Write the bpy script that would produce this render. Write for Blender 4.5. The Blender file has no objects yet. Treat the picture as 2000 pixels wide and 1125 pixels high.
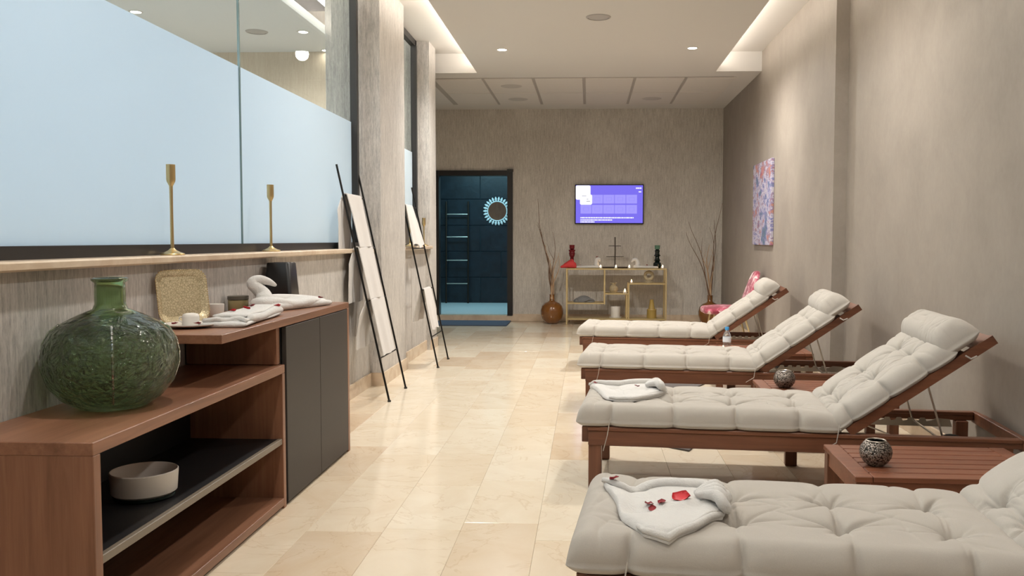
import bpy, bmesh, math, random
import numpy as np
from mathutils import Vector, Matrix
from mathutils.bvhtree import BVHTree
random.seed(7)
SC = bpy.context.scene
C = SC.collection
PI = math.pi

# ------------------------------------------------------------------ camera
F_PX, EYE = 1700.0, 1.12
yaw = math.atan(75 / F_PX)
pitch = math.atan(94.5 / F_PX * math.cos(yaw))
roll = 0.002
Fw = Vector((-math.sin(yaw) * math.cos(pitch), math.cos(yaw) * math.cos(pitch), -math.sin(pitch)))
R0 = Vector((math.cos(yaw), math.sin(yaw), 0)); U0 = R0.cross(Fw)
a_ = -roll
Rv = R0 * math.cos(a_) - U0 * math.sin(a_); Uv = U0 * math.cos(a_) + R0 * math.sin(a_)
cd = bpy.data.cameras.new('camera'); cam = bpy.data.objects.new('camera', cd); C.objects.link(cam)
cd.sensor_width = 36; cd.lens = F_PX * 36 / 2000; cd.shift_x = (1000 - 1075) / 2000
cd.clip_start = 0.05; cd.clip_end = 100
cam.matrix_world = Matrix(((Rv.x, Uv.x, -Fw.x, 0), (Rv.y, Uv.y, -Fw.y, 0), (Rv.z, Uv.z, -Fw.z, EYE), (0, 0, 0, 1)))
SC.camera = cam

# ------------------------------------------------------------------ world and exposure
w = bpy.data.worlds.new('world'); SC.world = w; w.use_nodes = True
w.node_tree.nodes['Background'].inputs[0].default_value = (0.8, 0.88, 1, 1)
w.node_tree.nodes['Background'].inputs[1].default_value = 0.05
SC.view_settings.view_transform = 'Standard'; SC.view_settings.look = 'None'
SC.view_settings.exposure = 0.0; SC.view_settings.gamma = 1.0
SC.view_settings.use_curve_mapping = False

# ------------------------------------------------------------------ large area lights
WARM = (1.0, 0.91, 0.80); NEUT = (1.0, 0.96, 0.90); COOL = (0.72, 0.87, 1.0)
def area(name, loc, direction, sx, sy, watt, col, spread=PI):
    l = bpy.data.lights.new(name, 'AREA'); l.shape = 'RECTANGLE'; l.size = sx; l.size_y = sy
    l.energy = watt; l.color = col; l.spread = spread
    o = bpy.data.objects.new(name, l); C.objects.link(o); o.location = loc
    o.rotation_euler = Vector(direction).to_track_quat('-Z', 'Y').to_euler()
    return o
ZC = 2.886      # hung ceiling
ZR = 3.09       # ceiling of the recess
# LED strips hidden above the edges of the hung ceiling
o = area('cove_light', (-1.12, 3.65, 2.985), (-0.55, 0, 1), 11.2, 0.03, 80, WARM); o.rotation_euler = Matrix(((0, 0.876, 0.482), (1, 0, 0), (0, 0.482, -0.876))).to_euler()
o = area('cove_light', (1.24, 3.65, 2.985), (0.55, 0, 1), 11.2, 0.03, 80, WARM); o.rotation_euler = Matrix(((0, 0.876, -0.482), (1, 0, 0), (0, -0.482, -0.876))).to_euler()
# neighbouring room behind the glass: cove strip and daylight from its far side
o = area('cove_light', (-2.38, 3.2, 3.12), (0.4, 0, 1), 10.5, 0.03, 190, NEUT); o.rotation_euler = Matrix(((0, 0.92, -0.39), (1, 0, 0), (0, -0.39, -0.92))).to_euler()
area('daylight', (-5.9, 2.6, 1.75), (1, 0, -0.02), 7.0, 2.0, 10, COOL).rotation_euler = Matrix(((0, 0, -1), (1, 0, 0), (0, -1, 0))).to_euler()
area('added_film_gradient_light', (-3.5, 1.9, 2.98), (0, 0, -1), 0.35, 7.6, 130, (0.74, 0.88, 1.0))  # unseen light added so the frosted film brightens towards its top
# wet room behind the door
area('wet_room_light', (-1.6, 13.0, 2.5), (0, 0, -1), 1.2, 0.5, 44, (0.42, 0.84, 1.0))

# ------------------------------------------------------------------ materials
def mat(name, col=(0.8, 0.8, 0.8), rough=0.5, metal=0.0, **kw):
    m = bpy.data.materials.new(name); m.use_nodes = True
    b = m.node_tree.nodes['Principled BSDF']
    b.inputs['Base Color'].default_value = (*col, 1); b.inputs['Roughness'].default_value = rough
    b.inputs['Metallic'].default_value = metal
    for k, v in kw.items():
        b.inputs[k.replace('_', ' ')].default_value = v
    return m
def N(m, t, **kw):
    n = m.node_tree.nodes.new(t)
    for k, v in kw.items():
        setattr(n, k, v)
    return n
def L(m, a, b): m.node_tree.links.new(a, b)
def BS(m): return m.node_tree.nodes['Principled BSDF']
def coords(m, scale, kind='world', rnd=False):
    if kind == 'world':
        src = N(m, 'ShaderNodeNewGeometry').outputs['Position']
    else:
        src = N(m, 'ShaderNodeTexCoord').outputs['Object']
    mp = N(m, 'ShaderNodeMapping'); mp.inputs['Scale'].default_value = scale
    L(m, src, mp.inputs['Vector'])
    if rnd:
        oi = N(m, 'ShaderNodeObjectInfo'); mu = N(m, 'ShaderNodeMath', operation='MULTIPLY'); mu.inputs[1].default_value = 37.0
        L(m, oi.outputs['Random'], mu.inputs[0]); cb = N(m, 'ShaderNodeCombineXYZ')
        for i in range(3): L(m, mu.outputs[0], cb.inputs[i])
        L(m, cb.outputs[0], mp.inputs['Location'])
    return mp.outputs['Vector']
def noise(m, vec, scale=1.0, detail=4.0, rough=0.6, dist=0.0):
    n = N(m, 'ShaderNodeTexNoise'); n.inputs['Scale'].default_value = scale; n.inputs['Detail'].default_value = detail
    n.inputs['Roughness'].default_value = rough; n.inputs['Distortion'].default_value = dist
    L(m, vec, n.inputs['Vector']); return n.outputs['Fac']
def ramp(m, fac, stops):
    r = N(m, 'ShaderNodeValToRGB'); e = r.color_ramp.elements
    while len(e) < len(stops): e.new(0.5)
    for i, (p, c) in enumerate(stops):
        e[i].position = p; e[i].color = (*c, 1)
    L(m, fac, r.inputs['Fac']); return r.outputs['Color']
def mix(m, fac, a, b, blend='MIX'):
    x = N(m, 'ShaderNodeMix', data_type='RGBA', blend_type=blend)
    for s, i in ((fac, 0), (a, 6), (b, 7)):
        if hasattr(s, 'default_value'): L(m, s, x.inputs[i])
        else: x.inputs[i].default_value = s if i == 0 else (*s, 1)
    return x.outputs[2]
def bump(m, h, strength=0.3, dist=0.01):
    b = N(m, 'ShaderNodeBump'); b.inputs['Strength'].default_value = strength; b.inputs['Distance'].default_value = dist
    L(m, h, b.inputs['Height']); L(m, b.outputs['Normal'], BS(m).inputs['Normal'])
M = {}
def wallpaper(name, dark, mid, light, contrast=1.0):
    m = mat(name, mid, 0.75)
    f1 = noise(m, coords(m, (70, 70, 6.5)), 1, 6, 0.72); f2 = noise(m, coords(m, (1.6, 1.6, 1.1)), 1, 4, 0.6, 0.4)
    f3 = noise(m, coords(m, (190, 190, 38)), 1, 3, 0.7)
    c = ramp(m, f1, [(0.34, dark), (0.49, mid), (0.64, light)])
    c = mix(m, 0.35, c, ramp(m, f3, [(0.36, dark), (0.62, light)]))
    c = mix(m, 0.28, c, ramp(m, f2, [(0.3, dark), (0.7, light)]))
    L(m, c, BS(m).inputs['Base Color']); bump(m, f1, 0.35, 0.004); return m
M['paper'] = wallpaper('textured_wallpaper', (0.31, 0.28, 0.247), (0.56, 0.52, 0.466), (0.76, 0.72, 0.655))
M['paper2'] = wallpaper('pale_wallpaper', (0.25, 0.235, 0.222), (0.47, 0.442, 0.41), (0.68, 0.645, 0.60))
m = M['plaster'] = mat('beige_plaster', (0.30, 0.26, 0.22), 0.6)
f = noise(m, coords(m, (1.5, 1.5, 1.2)), 2, 6, 0.62, 0.5); f2 = noise(m, coords(m, (40, 40, 25)), 1, 4, 0.6)
L(m, mix(m, 0.25, ramp(m, f, [(0.3, (0.262, 0.226, 0.19)), (0.7, (0.335, 0.292, 0.247))]), ramp(m, f2, [(0.3, (0.255, 0.22, 0.186)), (0.7, (0.34, 0.296, 0.25))])), BS(m).inputs['Base Color']); bump(m, f2, 0.12, 0.003)
m = M['ceil'] = mat('ceiling_paint', (0.65, 0.63, 0.60), 0.8)
M['cove'] = mat('cove_paint', (0.80, 0.75, 0.68), 0.8)
m = M['marble'] = mat('cream_marble', (0.8, 0.7, 0.55), 0.14)
oi = N(m, 'ShaderNodeObjectInfo')
v = coords(m, (1, 1, 1), 'obj', True)
f = noise(m, v, 3.2, 8, 0.6, 1.2); g = noise(m, v, 1.6, 5, 0.55, 2.5)
base = ramp(m, oi.outputs['Random'], [(0.0, (0.57, 0.42, 0.28)), (0.25, (0.70, 0.58, 0.43)), (0.6, (0.76, 0.665, 0.52)), (1.0, (0.79, 0.715, 0.585))])
c = mix(m, 0.35, base, ramp(m, f, [(0.3, (0.70, 0.55, 0.38)), (0.7, (0.88, 0.80, 0.66))]))
vein = ramp(m, g, [(0.485, (1, 1, 1)), (0.5, (0.72, 0.60, 0.47)), (0.515, (1, 1, 1))])
L(m, mix(m, 0.32, c, vein, 'MULTIPLY'), BS(m).inputs['Base Color'])
M['skirt'] = m = mat('marble_skirting', (0.66, 0.52, 0.38), 0.25)
f = noise(m, coords(m, (2, 2, 2)), 3, 6, 0.6, 1)
L(m, ramp(m, f, [(0.3, (0.55, 0.42, 0.30)), (0.7, (0.70, 0.58, 0.44))]), BS(m).inputs['Base Color'])
M['neighwall'] = wallpaper('warm_neighbour_paper', (0.58, 0.48, 0.37), (0.68, 0.58, 0.46), (0.76, 0.67, 0.55)); M['neighceil'] = mat('neighbour_ceiling_paint', (0.72, 0.73, 0.73), 0.8); M['neighfloor'] = mat('pale_grey_floor', (0.62, 0.62, 0.61), 0.4)
M['grout'] = mat('grout', (0.66, 0.54, 0.40), 0.6)
def wood(name, dark, mid, light, axis, rough=0.35, fine=60.0, kind='world'):
    m = mat(name, mid, rough)
    s = [fine, fine, fine]; s[axis] = fine / 22
    v = coords(m, tuple(s), kind)
    f = noise(m, v, 1, 6, 0.65, 0.6); g = noise(m, coords(m, tuple(x * 0.16 for x in s), kind), 1, 3, 0.5, 1.0)
    c = mix(m, 0.5, ramp(m, f, [(0.3, dark), (0.5, mid), (0.72, light)]), ramp(m, g, [(0.3, dark), (0.7, light)]))
    L(m, c, BS(m).inputs['Base Color']); bump(m, f, 0.06, 0.002); return m
WD, WM, WL = (0.155, 0.068, 0.037), (0.255, 0.115, 0.064), (0.345, 0.168, 0.098)
M['walY'] = wood('walnut_long', WD, WM, WL, 1); M['walZ'] = wood('walnut_upright', WD, WM, WL, 2); M['walX'] = wood('walnut_cross', WD, WM, WL, 0)
TD, TM, TL = (0.075, 0.024, 0.011), (0.15, 0.052, 0.024), (0.225, 0.088, 0.042)
M['teakX'] = wood('oiled_hardwood', TD, TM, TL, 0, 0.4, 45, 'obj'); M['teakZ'] = wood('oiled_hardwood_upright', TD, TM, TL, 2, 0.4, 45, 'obj')
M['tabX'] = wood('table_hardwood', (0.12, 0.036, 0.016), (0.20, 0.068, 0.033), (0.28, 0.11, 0.056), 0, 0.4, 45, 'obj')
M['darkdoor'] = mat('dark_taupe_laminate', (0.034, 0.029, 0.025), 0.5)
M['blackpanel'] = mat('black_laminate', (0.008, 0.008, 0.009), 0.45)
M['shelfedge'] = mat('taupe_edging', (0.20, 0.165, 0.125), 0.4)
M['black'] = mat('black_metal', (0.012, 0.011, 0.010), 0.4, 0.6)
M['frame'] = mat('dark_window_frame', (0.030, 0.028, 0.027), 0.4, 0.4)
M['brass'] = mat('brushed_brass', (0.60, 0.45, 0.22), 0.35, 1.0)
M['gold'] = mat('gold_paint_metal', (0.60, 0.47, 0.24), 0.4, 0.5)
M['steel'] = mat('brushed_steel', (0.50, 0.46, 0.40), 0.32, 1.0)
m = M['fabric'] = mat('greige_canvas', (0.42, 0.385, 0.338), 0.9, Sheen_Weight=0.15)
f = noise(m, coords(m, (900, 900, 900), 'obj'), 1, 2, 0.5); h = noise(m, coords(m, (14, 14, 14), 'obj'), 1, 5, 0.55, 0.8)
L(m, mix(m, 0.25, ramp(m, f, [(0.3, (0.385, 0.352, 0.308)), (0.7, (0.47, 0.43, 0.378))]), (0.425, 0.388, 0.341)), BS(m).inputs['Base Color']); bump(m, h, 0.13, 0.010)
m = M['towel'] = mat('white_terry', (0.70, 0.68, 0.65), 0.95, Sheen_Weight=0.3)
f = noise(m, coords(m, (420, 420, 420), 'obj'), 1, 2, 0.6); g = noise(m, coords(m, (30, 30, 30), 'obj'), 1, 4, 0.6, 1.0); ad = N(m, 'ShaderNodeMath', operation='MULTIPLY_ADD'); L(m, g, ad.inputs[0]); ad.inputs[1].default_value = 2.5; L(m, f, ad.inputs[2]); bump(m, ad.outputs[0], 0.6, 0.004)
M['towelpink'] = mat('blush_terry', (0.57, 0.54, 0.515), 0.95, Sheen_Weight=0.3)
f = noise(M['towelpink'], coords(M['towelpink'], (420, 420, 420), 'obj'), 1, 2, 0.6); bump(M['towelpink'], f, 0.5, 0.003)
M['petal'] = mat('rose_petal', (0.25, 0.006, 0.012), 0.6); M['petalred'] = mat('bright_petal', (0.55, 0.01, 0.018), 0.5)
M['white'] = mat('white_porcelain', (0.78, 0.75, 0.70), 0.25); M['whitematt'] = mat('white_matt', (0.62, 0.58, 0.53), 0.5)
m = M['greenglass'] = mat('green_pressed_glass', (0.50, 0.645, 0.43), 0.05, Transmission_Weight=1.0, IOR=1.35)
f = noise(m, coords(m, (22, 22, 34), 'obj'), 1, 4, 0.5, 2.4)
vo = N(m, 'ShaderNodeTexVoronoi', feature='DISTANCE_TO_EDGE'); vo.inputs['Scale'].default_value = 26; L(m, coords(m, (1, 1, 0.75), 'obj'), vo.inputs['Vector'])
tc = N(m, 'ShaderNodeTexCoord'); sx = N(m, 'ShaderNodeSeparateXYZ'); L(m, tc.outputs['Object'], sx.inputs[0])
mr = N(m, 'ShaderNodeMapRange'); mr.inputs[1].default_value = 0.29; mr.inputs[2].default_value = 0.25; L(m, sx.outputs[2], mr.inputs[0])
ad = N(m, 'ShaderNodeMath', operation='ADD'); L(m, f, ad.inputs[0]); L(m, vo.outputs['Distance'], ad.inputs[1])
mu = N(m, 'ShaderNodeMath', operation='MULTIPLY'); L(m, ad.outputs[0], mu.inputs[0]); L(m, mr.outputs[0], mu.inputs[1]); bump(m, mu.outputs[0], 1.0, 0.022)
M['amber'] = mat('amber_brown_glass', (0.20, 0.075, 0.014), 0.16, Coat_Weight=0.6)
M['darkglass'] = mat('black_green_glass', (0.004, 0.010, 0.008), 0.12); M['redglass'] = mat('red_glass', (0.16, 0.008, 0.012), 0.15); M['greenlip'] = mat('green_glass', (0.10, 0.20, 0.14), 0.15)
M['redcloth'] = mat('red_cloth', (0.58, 0.045, 0.045), 0.8)
M['branch'] = mat('willow_branch', (0.17, 0.095, 0.055), 0.8); M['branchpale'] = mat('pale_branch', (0.50, 0.33, 0.20), 0.8)
M['iron'] = mat('dark_iron', (0.035, 0.022, 0.014), 0.5, 0.5)
M['greycloth'] = mat('grey_cloth', (0.20, 0.20, 0.20), 0.9); M['yellowwax'] = mat('mustard_ceramic', (0.42, 0.29, 0.08), 0.4)
M['crystal'] = mat('cut_glass', (0.72, 0.62, 0.42), 0.15, Transmission_Weight=0.5)
M['blackvase'] = mat('black_ceramic', (0.012, 0.012, 0.013), 0.35)
m = M['mosaic'] = mat('silver_mosaic', (0.35, 0.31, 0.28), 0.3, 0.8)
vo = N(m, 'ShaderNodeTexVoronoi'); vo.inputs['Scale'].default_value = 170; L(m, coords(m, (1, 1, 1), 'obj'), vo.inputs['Vector'])
L(m, ramp(m, vo.outputs['Distance'], [(0.1, (0.55, 0.48, 0.42)), (0.5, (0.20, 0.17, 0.15)), (0.7, (0.03, 0.025, 0.02))]), BS(m).inputs['Base Color']); bump(m, vo.outputs['Distance'], 0.8, -0.004)
m = M['tray'] = mat('engraved_brass', (0.62, 0.52, 0.33), 0.42, 0.75)
vo = N(m, 'ShaderNodeTexVoronoi', feature='DISTANCE_TO_EDGE'); vo.inputs['Scale'].default_value = 105; L(m, coords(m, (1, 1, 1), 'obj'), vo.inputs['Vector'])
f = noise(m, coords(m, (160, 160, 160), 'obj'), 1, 3, 0.6)
L(m, mix(m, 0.4, ramp(m, vo.outputs['Distance'], [(0.02, (0.36, 0.29, 0.17)), (0.16, (0.72, 0.62, 0.42))]), ramp(m, f, [(0.35, (0.45, 0.37, 0.22)), (0.6, (0.76, 0.66, 0.45))])), BS(m).inputs['Base Color']); bump(m, vo.outputs['Distance'], 0.4, 0.003)
m = M['darktile'] = mat('navy_slate_tile', (0.010, 0.020, 0.032), 0.35)
f = noise(m, coords(m, (3, 3, 3), 'obj', True), 2, 6, 0.65, 0.8); L(m, ramp(m, f, [(0.3, (0.004, 0.008, 0.013)), (0.75, (0.012, 0.023, 0.034))]), BS(m).inputs['Base Color']); bump(m, f, 0.25, 0.01)
M['wetfloor'] = mat('pale_stone_floor', (0.62, 0.66, 0.66), 0.3)
m = M['mat_grey'] = mat('grey_floor_mat', (0.115, 0.10, 0.095), 0.95); bump(m, noise(m, coords(m, (300, 300, 300)), 1, 2, 0.5), 0.5, 0.004)
m = M['mat_blue'] = mat('dark_blue_door_mat', (0.05, 0.07, 0.11), 0.95); bump(m, noise(m, coords(m, (200, 200, 200)), 1, 2, 0.5), 0.5, 0.004)
M['mirror'] = mat('mirror_glass', (0.75, 0.75, 0.75), 0.03, 1.0); M['mirrorpetal'] = mat('pale_mirror_frame', (0.78, 0.82, 0.82), 0.35)
M['grille'] = mat('grey_speaker_grille', (0.42, 0.40, 0.38), 0.6); M['panelpaint'] = mat('ceiling_tile_paint', (0.66, 0.625, 0.58), 0.8); M['panelgap'] = mat('ceiling_grid', (0.40, 0.37, 0.34), 0.8)
M['vent'] = mat('vent_disc', (0.50, 0.47, 0.44), 0.7)
M['plasticblue'] = mat('blue_cap', (0.05, 0.30, 0.62), 0.35); M['water'] = mat('clear_plastic', (0.92, 0.95, 0.97), 0.04, Transmission_Weight=0.92, IOR=1.25)
M['labelpaper'] = mat('bottle_label', (0.72, 0.78, 0.85), 0.5); M['tin'] = mat('olive_tin', (0.42, 0.37, 0.20), 0.35, 0.5); M['tindark'] = mat('tin_band', (0.10, 0.09, 0.07), 0.4)
M['rubber'] = mat('black_rubber', (0.02, 0.018, 0.016), 0.7); M['potpourri'] = mat('dried_petals', (0.16, 0.075, 0.04), 0.9)
m = M['floral'] = mat('pink_floral_velvet', (0.5, 0.1, 0.14), 0.8, Sheen_Weight=0.3)
f = noise(m, coords(m, (11, 11, 11), 'obj'), 1, 3, 0.5, 1.2); L(m, ramp(m, f, [(0.36, (0.20, 0.012, 0.03)), (0.50, (0.33, 0.035, 0.07)), (0.58, (0.50, 0.14, 0.19)), (0.65, (0.75, 0.62, 0.60))]), BS(m).inputs['Base Color'])
m = M['art'] = mat('abstract_painting', (0.5, 0.4, 0.5), 0.6)
v = coords(m, (1, 2.4, 3.6)); f = noise(m, v, 1.15, 9, 0.78, 0.25); f2 = noise(m, coords(m, (1, 26, 8)), 1, 3, 0.6, 0.8)
c1 = ramp(m, f, [(0.32, (0.02, 0.05, 0.20)), (0.41, (0.04, 0.15, 0.20)), (0.46, (0.10, 0.10, 0.38)), (0.49, (0.52, 0.50, 0.56)), (0.515, (0.48, 0.46, 0.52)), (0.54, (0.09, 0.08, 0.28)), (0.58, (0.50, 0.20, 0.07)), (0.63, (0.32, 0.07, 0.16))])
c2 = ramp(m, f2, [(0.35, (0.08, 0.06, 0.10)), (0.5, (0.55, 0.50, 0.55)), (0.65, (0.45, 0.25, 0.18))])
L(m, mix(m, 0.2, c1, c2), BS(m).inputs['Base Color'])
def emis(name, col, s):
    m = mat(name, (0, 0, 0), 0.5); b = BS(m)
    b.inputs['Emission Color'].default_value = (*col, 1); b.inputs['Emission Strength'].default_value = s; return m
M['lamp'] = emis('lamp_lens', (1, 0.93, 0.82), 30.0); M['flame'] = emis('candle_flame', (1.0, 0.62, 0.30), 22.0)
M['candleglow'] = emis('lit_tealight_wax', (1.0, 0.62, 0.33), 1.3)
M['scr'] = emis('screen_violet', (0.20, 0.16, 0.92), 0.95); M['scr2'] = emis('screen_tile', (0.36, 0.32, 0.98), 1.0); M['scr3'] = emis('screen_white', (0.95, 0.95, 1.0), 1.1); M['scr4'] = emis('screen_line', (0.30, 0.26, 0.96), 1.0); M['scr5'] = emis('screen_grey', (0.55, 0.55, 0.65), 0.8)
# clear pane and frosted film
m = M['clear'] = bpy.data.materials.new('clear_glass'); m.use_nodes = True; nt = m.node_tree; nt.nodes.remove(nt.nodes['Principled BSDF'])
tr = N(m, 'ShaderNodeBsdfTransparent'); tr.inputs[0].default_value = (0.93, 0.96, 0.95, 1); gl = N(m, 'ShaderNodeBsdfGlossy'); gl.inputs['Roughness'].default_value = 0.01
fr = N(m, 'ShaderNodeFresnel'); fr.inputs[0].default_value = 1.18; mx = N(m, 'ShaderNodeMixShader'); bf = N(m, 'ShaderNodeNewGeometry'); sb_ = N(m, 'ShaderNodeMath', operation='SUBTRACT', use_clamp=True); L(m, fr.outputs[0], sb_.inputs[0]); L(m, bf.outputs['Backfacing'], sb_.inputs[1]); L(m, sb_.outputs[0], mx.inputs[0]); L(m, tr.outputs[0], mx.inputs[1]); L(m, gl.outputs[0], mx.inputs[2])
L(m, mx.outputs[0], nt.nodes['Material Output'].inputs[0])
m = M['frost'] = bpy.data.materials.new('frosted_film'); m.use_nodes = True; nt = m.node_tree; nt.nodes.remove(nt.nodes['Principled BSDF'])
tl = N(m, 'ShaderNodeBsdfTranslucent'); tl.inputs[0].default_value = (0.72, 0.80, 0.86, 1); df = N(m, 'ShaderNodeBsdfDiffuse'); df.inputs[0].default_value = (0.70, 0.74, 0.76, 1)
mx = N(m, 'ShaderNodeMixShader'); mx.inputs[0].default_value = 0.22; L(m, tl.outputs[0], mx.inputs[1]); L(m, df.outputs[0], mx.inputs[2])
L(m, mx.outputs[0], nt.nodes['Material Output'].inputs[0])
M['glassedge'] = mat('glass_joint', (0.16, 0.24, 0.25), 0.2)

# ------------------------------------------------------------------ mesh helpers
class MB:
    def __init__(s): s.v = []; s.f = []
    def add(s, vs, fs):
        k = len(s.v); s.v += [tuple(p) for p in vs]; s.f += [tuple(i + k for i in q) for q in fs]; return s
    def box(s, x0, x1, y0, y1, z0, z1, bev=0.0):
        if bev <= 0:
            return s.add([(x0, y0, z0), (x1, y0, z0), (x1, y1, z0), (x0, y1, z0), (x0, y0, z1), (x1, y0, z1), (x1, y1, z1), (x0, y1, z1)],
                         [(3, 2, 1, 0), (4, 5, 6, 7), (0, 1, 5, 4), (1, 2, 6, 5), (2, 3, 7, 6), (3, 0, 4, 7)])
        bm = bmesh.new(); bmesh.ops.create_cube(bm, size=1)
        for q in bm.verts: q.co = ((x0 + x1) / 2 + q.co.x * (x1 - x0), (y0 + y1) / 2 + q.co.y * (y1 - y0), (z0 + z1) / 2 + q.co.z * (z1 - z0))
        bmesh.ops.bevel(bm, geom=bm.edges[:], offset=min(bev, 0.45 * min(abs(x1 - x0), abs(y1 - y0), abs(z1 - z0))), segments=1, affect='EDGES', profile=0.5)
        bm.verts.index_update(); s.add([q.co[:] for q in bm.verts], [[q.index for q in fc.verts] for fc in bm.faces]); bm.free(); return s
    def tube(s, pts, r, n=8, caps=True, squash=None):
        P = [Vector(p) for p in pts]; rs = r if hasattr(r, '__len__') else [r] * len(P)
        up = None; vs = []
        for i, p in enumerate(P):
            t = (P[min(i + 1, len(P) - 1)] - P[max(i - 1, 0)]).normalized()
            if up is None:
                up = Vector((0, 0, 1)) if abs(t.z) < 0.9 else Vector((1, 0, 0))
            a = t.cross(up).normalized(); b = a.cross(t).normalized(); up = b
            for k in range(n):
                an = 2 * PI * k / n; ca, sa = math.cos(an), math.sin(an)
                if squash: sa *= squash
                vs.append(p + a * (rs[i] * ca) + b * (rs[i] * sa))
        fs = []
        for i in range(len(P) - 1):
            for k in range(n):
                k2 = (k + 1) % n; fs.append((i * n + k, i * n + k2, (i + 1) * n + k2, (i + 1) * n + k))
        if caps: fs.append(tuple(range(n))[::-1]); fs.append(tuple((len(P) - 1) * n + k for k in range(n)))
        return s.add(vs, fs)
    def rope(s, pts, r, n=12):
        P = [Vector(p) for p in pts]; rs = list(r) if hasattr(r, '__len__') else [r] * len(P)
        if len(P) < 10:
            P2, r2 = [], []
            for i in range(len(P) - 1):
                p0, p1, p2, p3 = P[max(i - 1, 0)], P[i], P[i + 1], P[min(i + 2, len(P) - 1)]
                for k in range(4):
                    t = k / 4; P2.append(0.5 * (2 * p1 + (p2 - p0) * t + (2 * p0 - 5 * p1 + 4 * p2 - p3) * t * t + (3 * p1 - p0 - 3 * p2 + p3) * t ** 3)); r2.append(rs[i] + (rs[i + 1] - rs[i]) * t)
            P, rs = P2 + [P[-1]], r2 + [rs[-1]]
        a = (P[0] - P[1]).normalized(); b = (P[-1] - P[-2]).normalized()
        Q = [P[0] + a * rs[0] * 0.9, P[0] + a * rs[0] * 0.55] + P + [P[-1] + b * rs[-1] * 0.55, P[-1] + b * rs[-1] * 0.9]
        return s.tube(Q, [rs[0] * 0.2, rs[0] * 0.8] + rs + [rs[-1] * 0.8, rs[-1] * 0.2], n)
    def lathe(s, prof, n=32, c=(0, 0, 0), sx=1.0, sy=1.0):
        vs = []; fs = []
        for (r, z) in prof:
            for k in range(n):
                an = 2 * PI * k / n; vs.append((c[0] + r * sx * math.cos(an), c[1] + r * sy * math.sin(an), c[2] + z))
        for i in range(len(prof) - 1):
            for k in range(n):
                k2 = (k + 1) % n; fs.append((i * n + k, i * n + k2, (i + 1) * n + k2, (i + 1) * n + k))
        if prof[0][0] > 1e-5: fs.append(tuple(range(n))[::-1])
        if prof[-1][0] > 1e-5: fs.append(tuple((len(prof) - 1) * n + k for k in range(n)))
        return s.add(vs, fs)
    def prism(s, poly, z0, z1):
        n = len(poly); vs = [(x, y, z0) for x, y in poly] + [(x, y, z1) for x, y in poly]
        return s.add(vs, [tuple(range(n))[::-1], tuple(range(n, 2 * n))] + [(i, (i + 1) % n, n + (i + 1) % n, n + i) for i in range(n)])
    def mesh(s, name):
        me = bpy.data.meshes.new(name); me.from_pydata(s.v, [], s.f); me.update(); return me
def smooth_it(o, ang=40):
    me = o.data
    me.polygons.foreach_set('use_smooth', [True] * len(me.polygons))
    try: me.set_sharp_from_angle(angle=math.radians(ang))
    except Exception: pass
def obj(name, mb, material, parent=None, smooth=False, ang=40, loc=None):
    me = mb.mesh(name) if isinstance(mb, MB) else mb
    o = bpy.data.objects.new(name, me); C.objects.link(o)
    if material is not None and not len(me.materials): me.materials.append(M[material])
    if parent is not None: o.parent = parent
    if loc is not None: o.location = loc
    if smooth and isinstance(mb, MB): smooth_it(o, ang)
    return o
def tag(o, label, cat, group=None):
    o['label'] = label; o['category'] = cat
    if group: o['group'] = group
    return o
def thing(name, label, cat, loc=(0, 0, 0), rz=0, group=None):
    o = bpy.data.objects.new(name, None); C.objects.link(o); o.empty_display_size = 0.1
    o.location = loc; o.rotation_euler = (0, 0, rz); return tag(o, label, cat, group)
def copy_tree(o, parent=None, loc=None, rz=None, label=None):
    c = o.copy(); C.objects.link(c); c.parent = parent
    if loc is not None: c.location = loc
    if rz is not None: c.rotation_euler = (0, 0, rz)
    if label: c['label'] = label
    for ch in [x for x in C.objects if x.parent == o]: copy_tree(ch, c)
    return c
def struct(name, mb, material, label=None, parent=None, **k):
    o = obj(name, mb, material, parent, **k)
    if parent is None:
        o['kind'] = 'structure'
        if label: o['label'] = label
    return o
def B(*a, **k): return MB().box(*a, **k)

# ================================================================== THE SETTING
XL, XR, XR2, YB = -1.67, 1.80, 1.885, 11.9
Y0 = -2.0
fl = struct('floor', B(-2.9, XR2 + 0.1, Y0, YB + 0.1, -0.08, -0.004), 'grout', 'cream marble tile floor')
tile_mesh = B(-0.1472, 0.1472, -0.2988, 0.2988, -0.012, 0.0, bev=0.0012).mesh('floor_tile'); tile_mesh.materials.append(M['marble'])
col0 = -0.195 - 0.295 * 5
offs = [0.1, 0.42, 0.25, 0.29, 0.38, 0.19, 0.52, 0.05, 0.33, 0.47, 0.12, 0.4]
for i in range(12):
    xc = col0 + 0.295 * i + 0.1475
    y = 1.2 + offs[i] + 0.3
    while y < YB - 0.2:
        obj('floor_tile', tile_mesh, None, fl, loc=(xc, y, 0)); y += 0.598
for i in range(4):
    xc = col0 - 0.295 * i - 0.1475; y = 9.3 + offs[i]
    while y < YB - 0.2:
        obj('floor_tile', tile_mesh, None, fl, loc=(xc, y, 0)); y += 0.598
# ceiling
ce = MB(); ce.box(-1.195, 1.322, Y0, 9.31, ZC, ZC + 0.05); ce.box(-2.9, XR2, 9.31, YB + 0.1, ZC, ZR + 0.1); ce.box(-1.80, XR2 + 0.1, Y0, 9.31, ZR, ZR + 0.1)
cl = struct('ceiling', ce, 'ceil', 'white hung ceiling with lit recesses along both sides')
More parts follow.
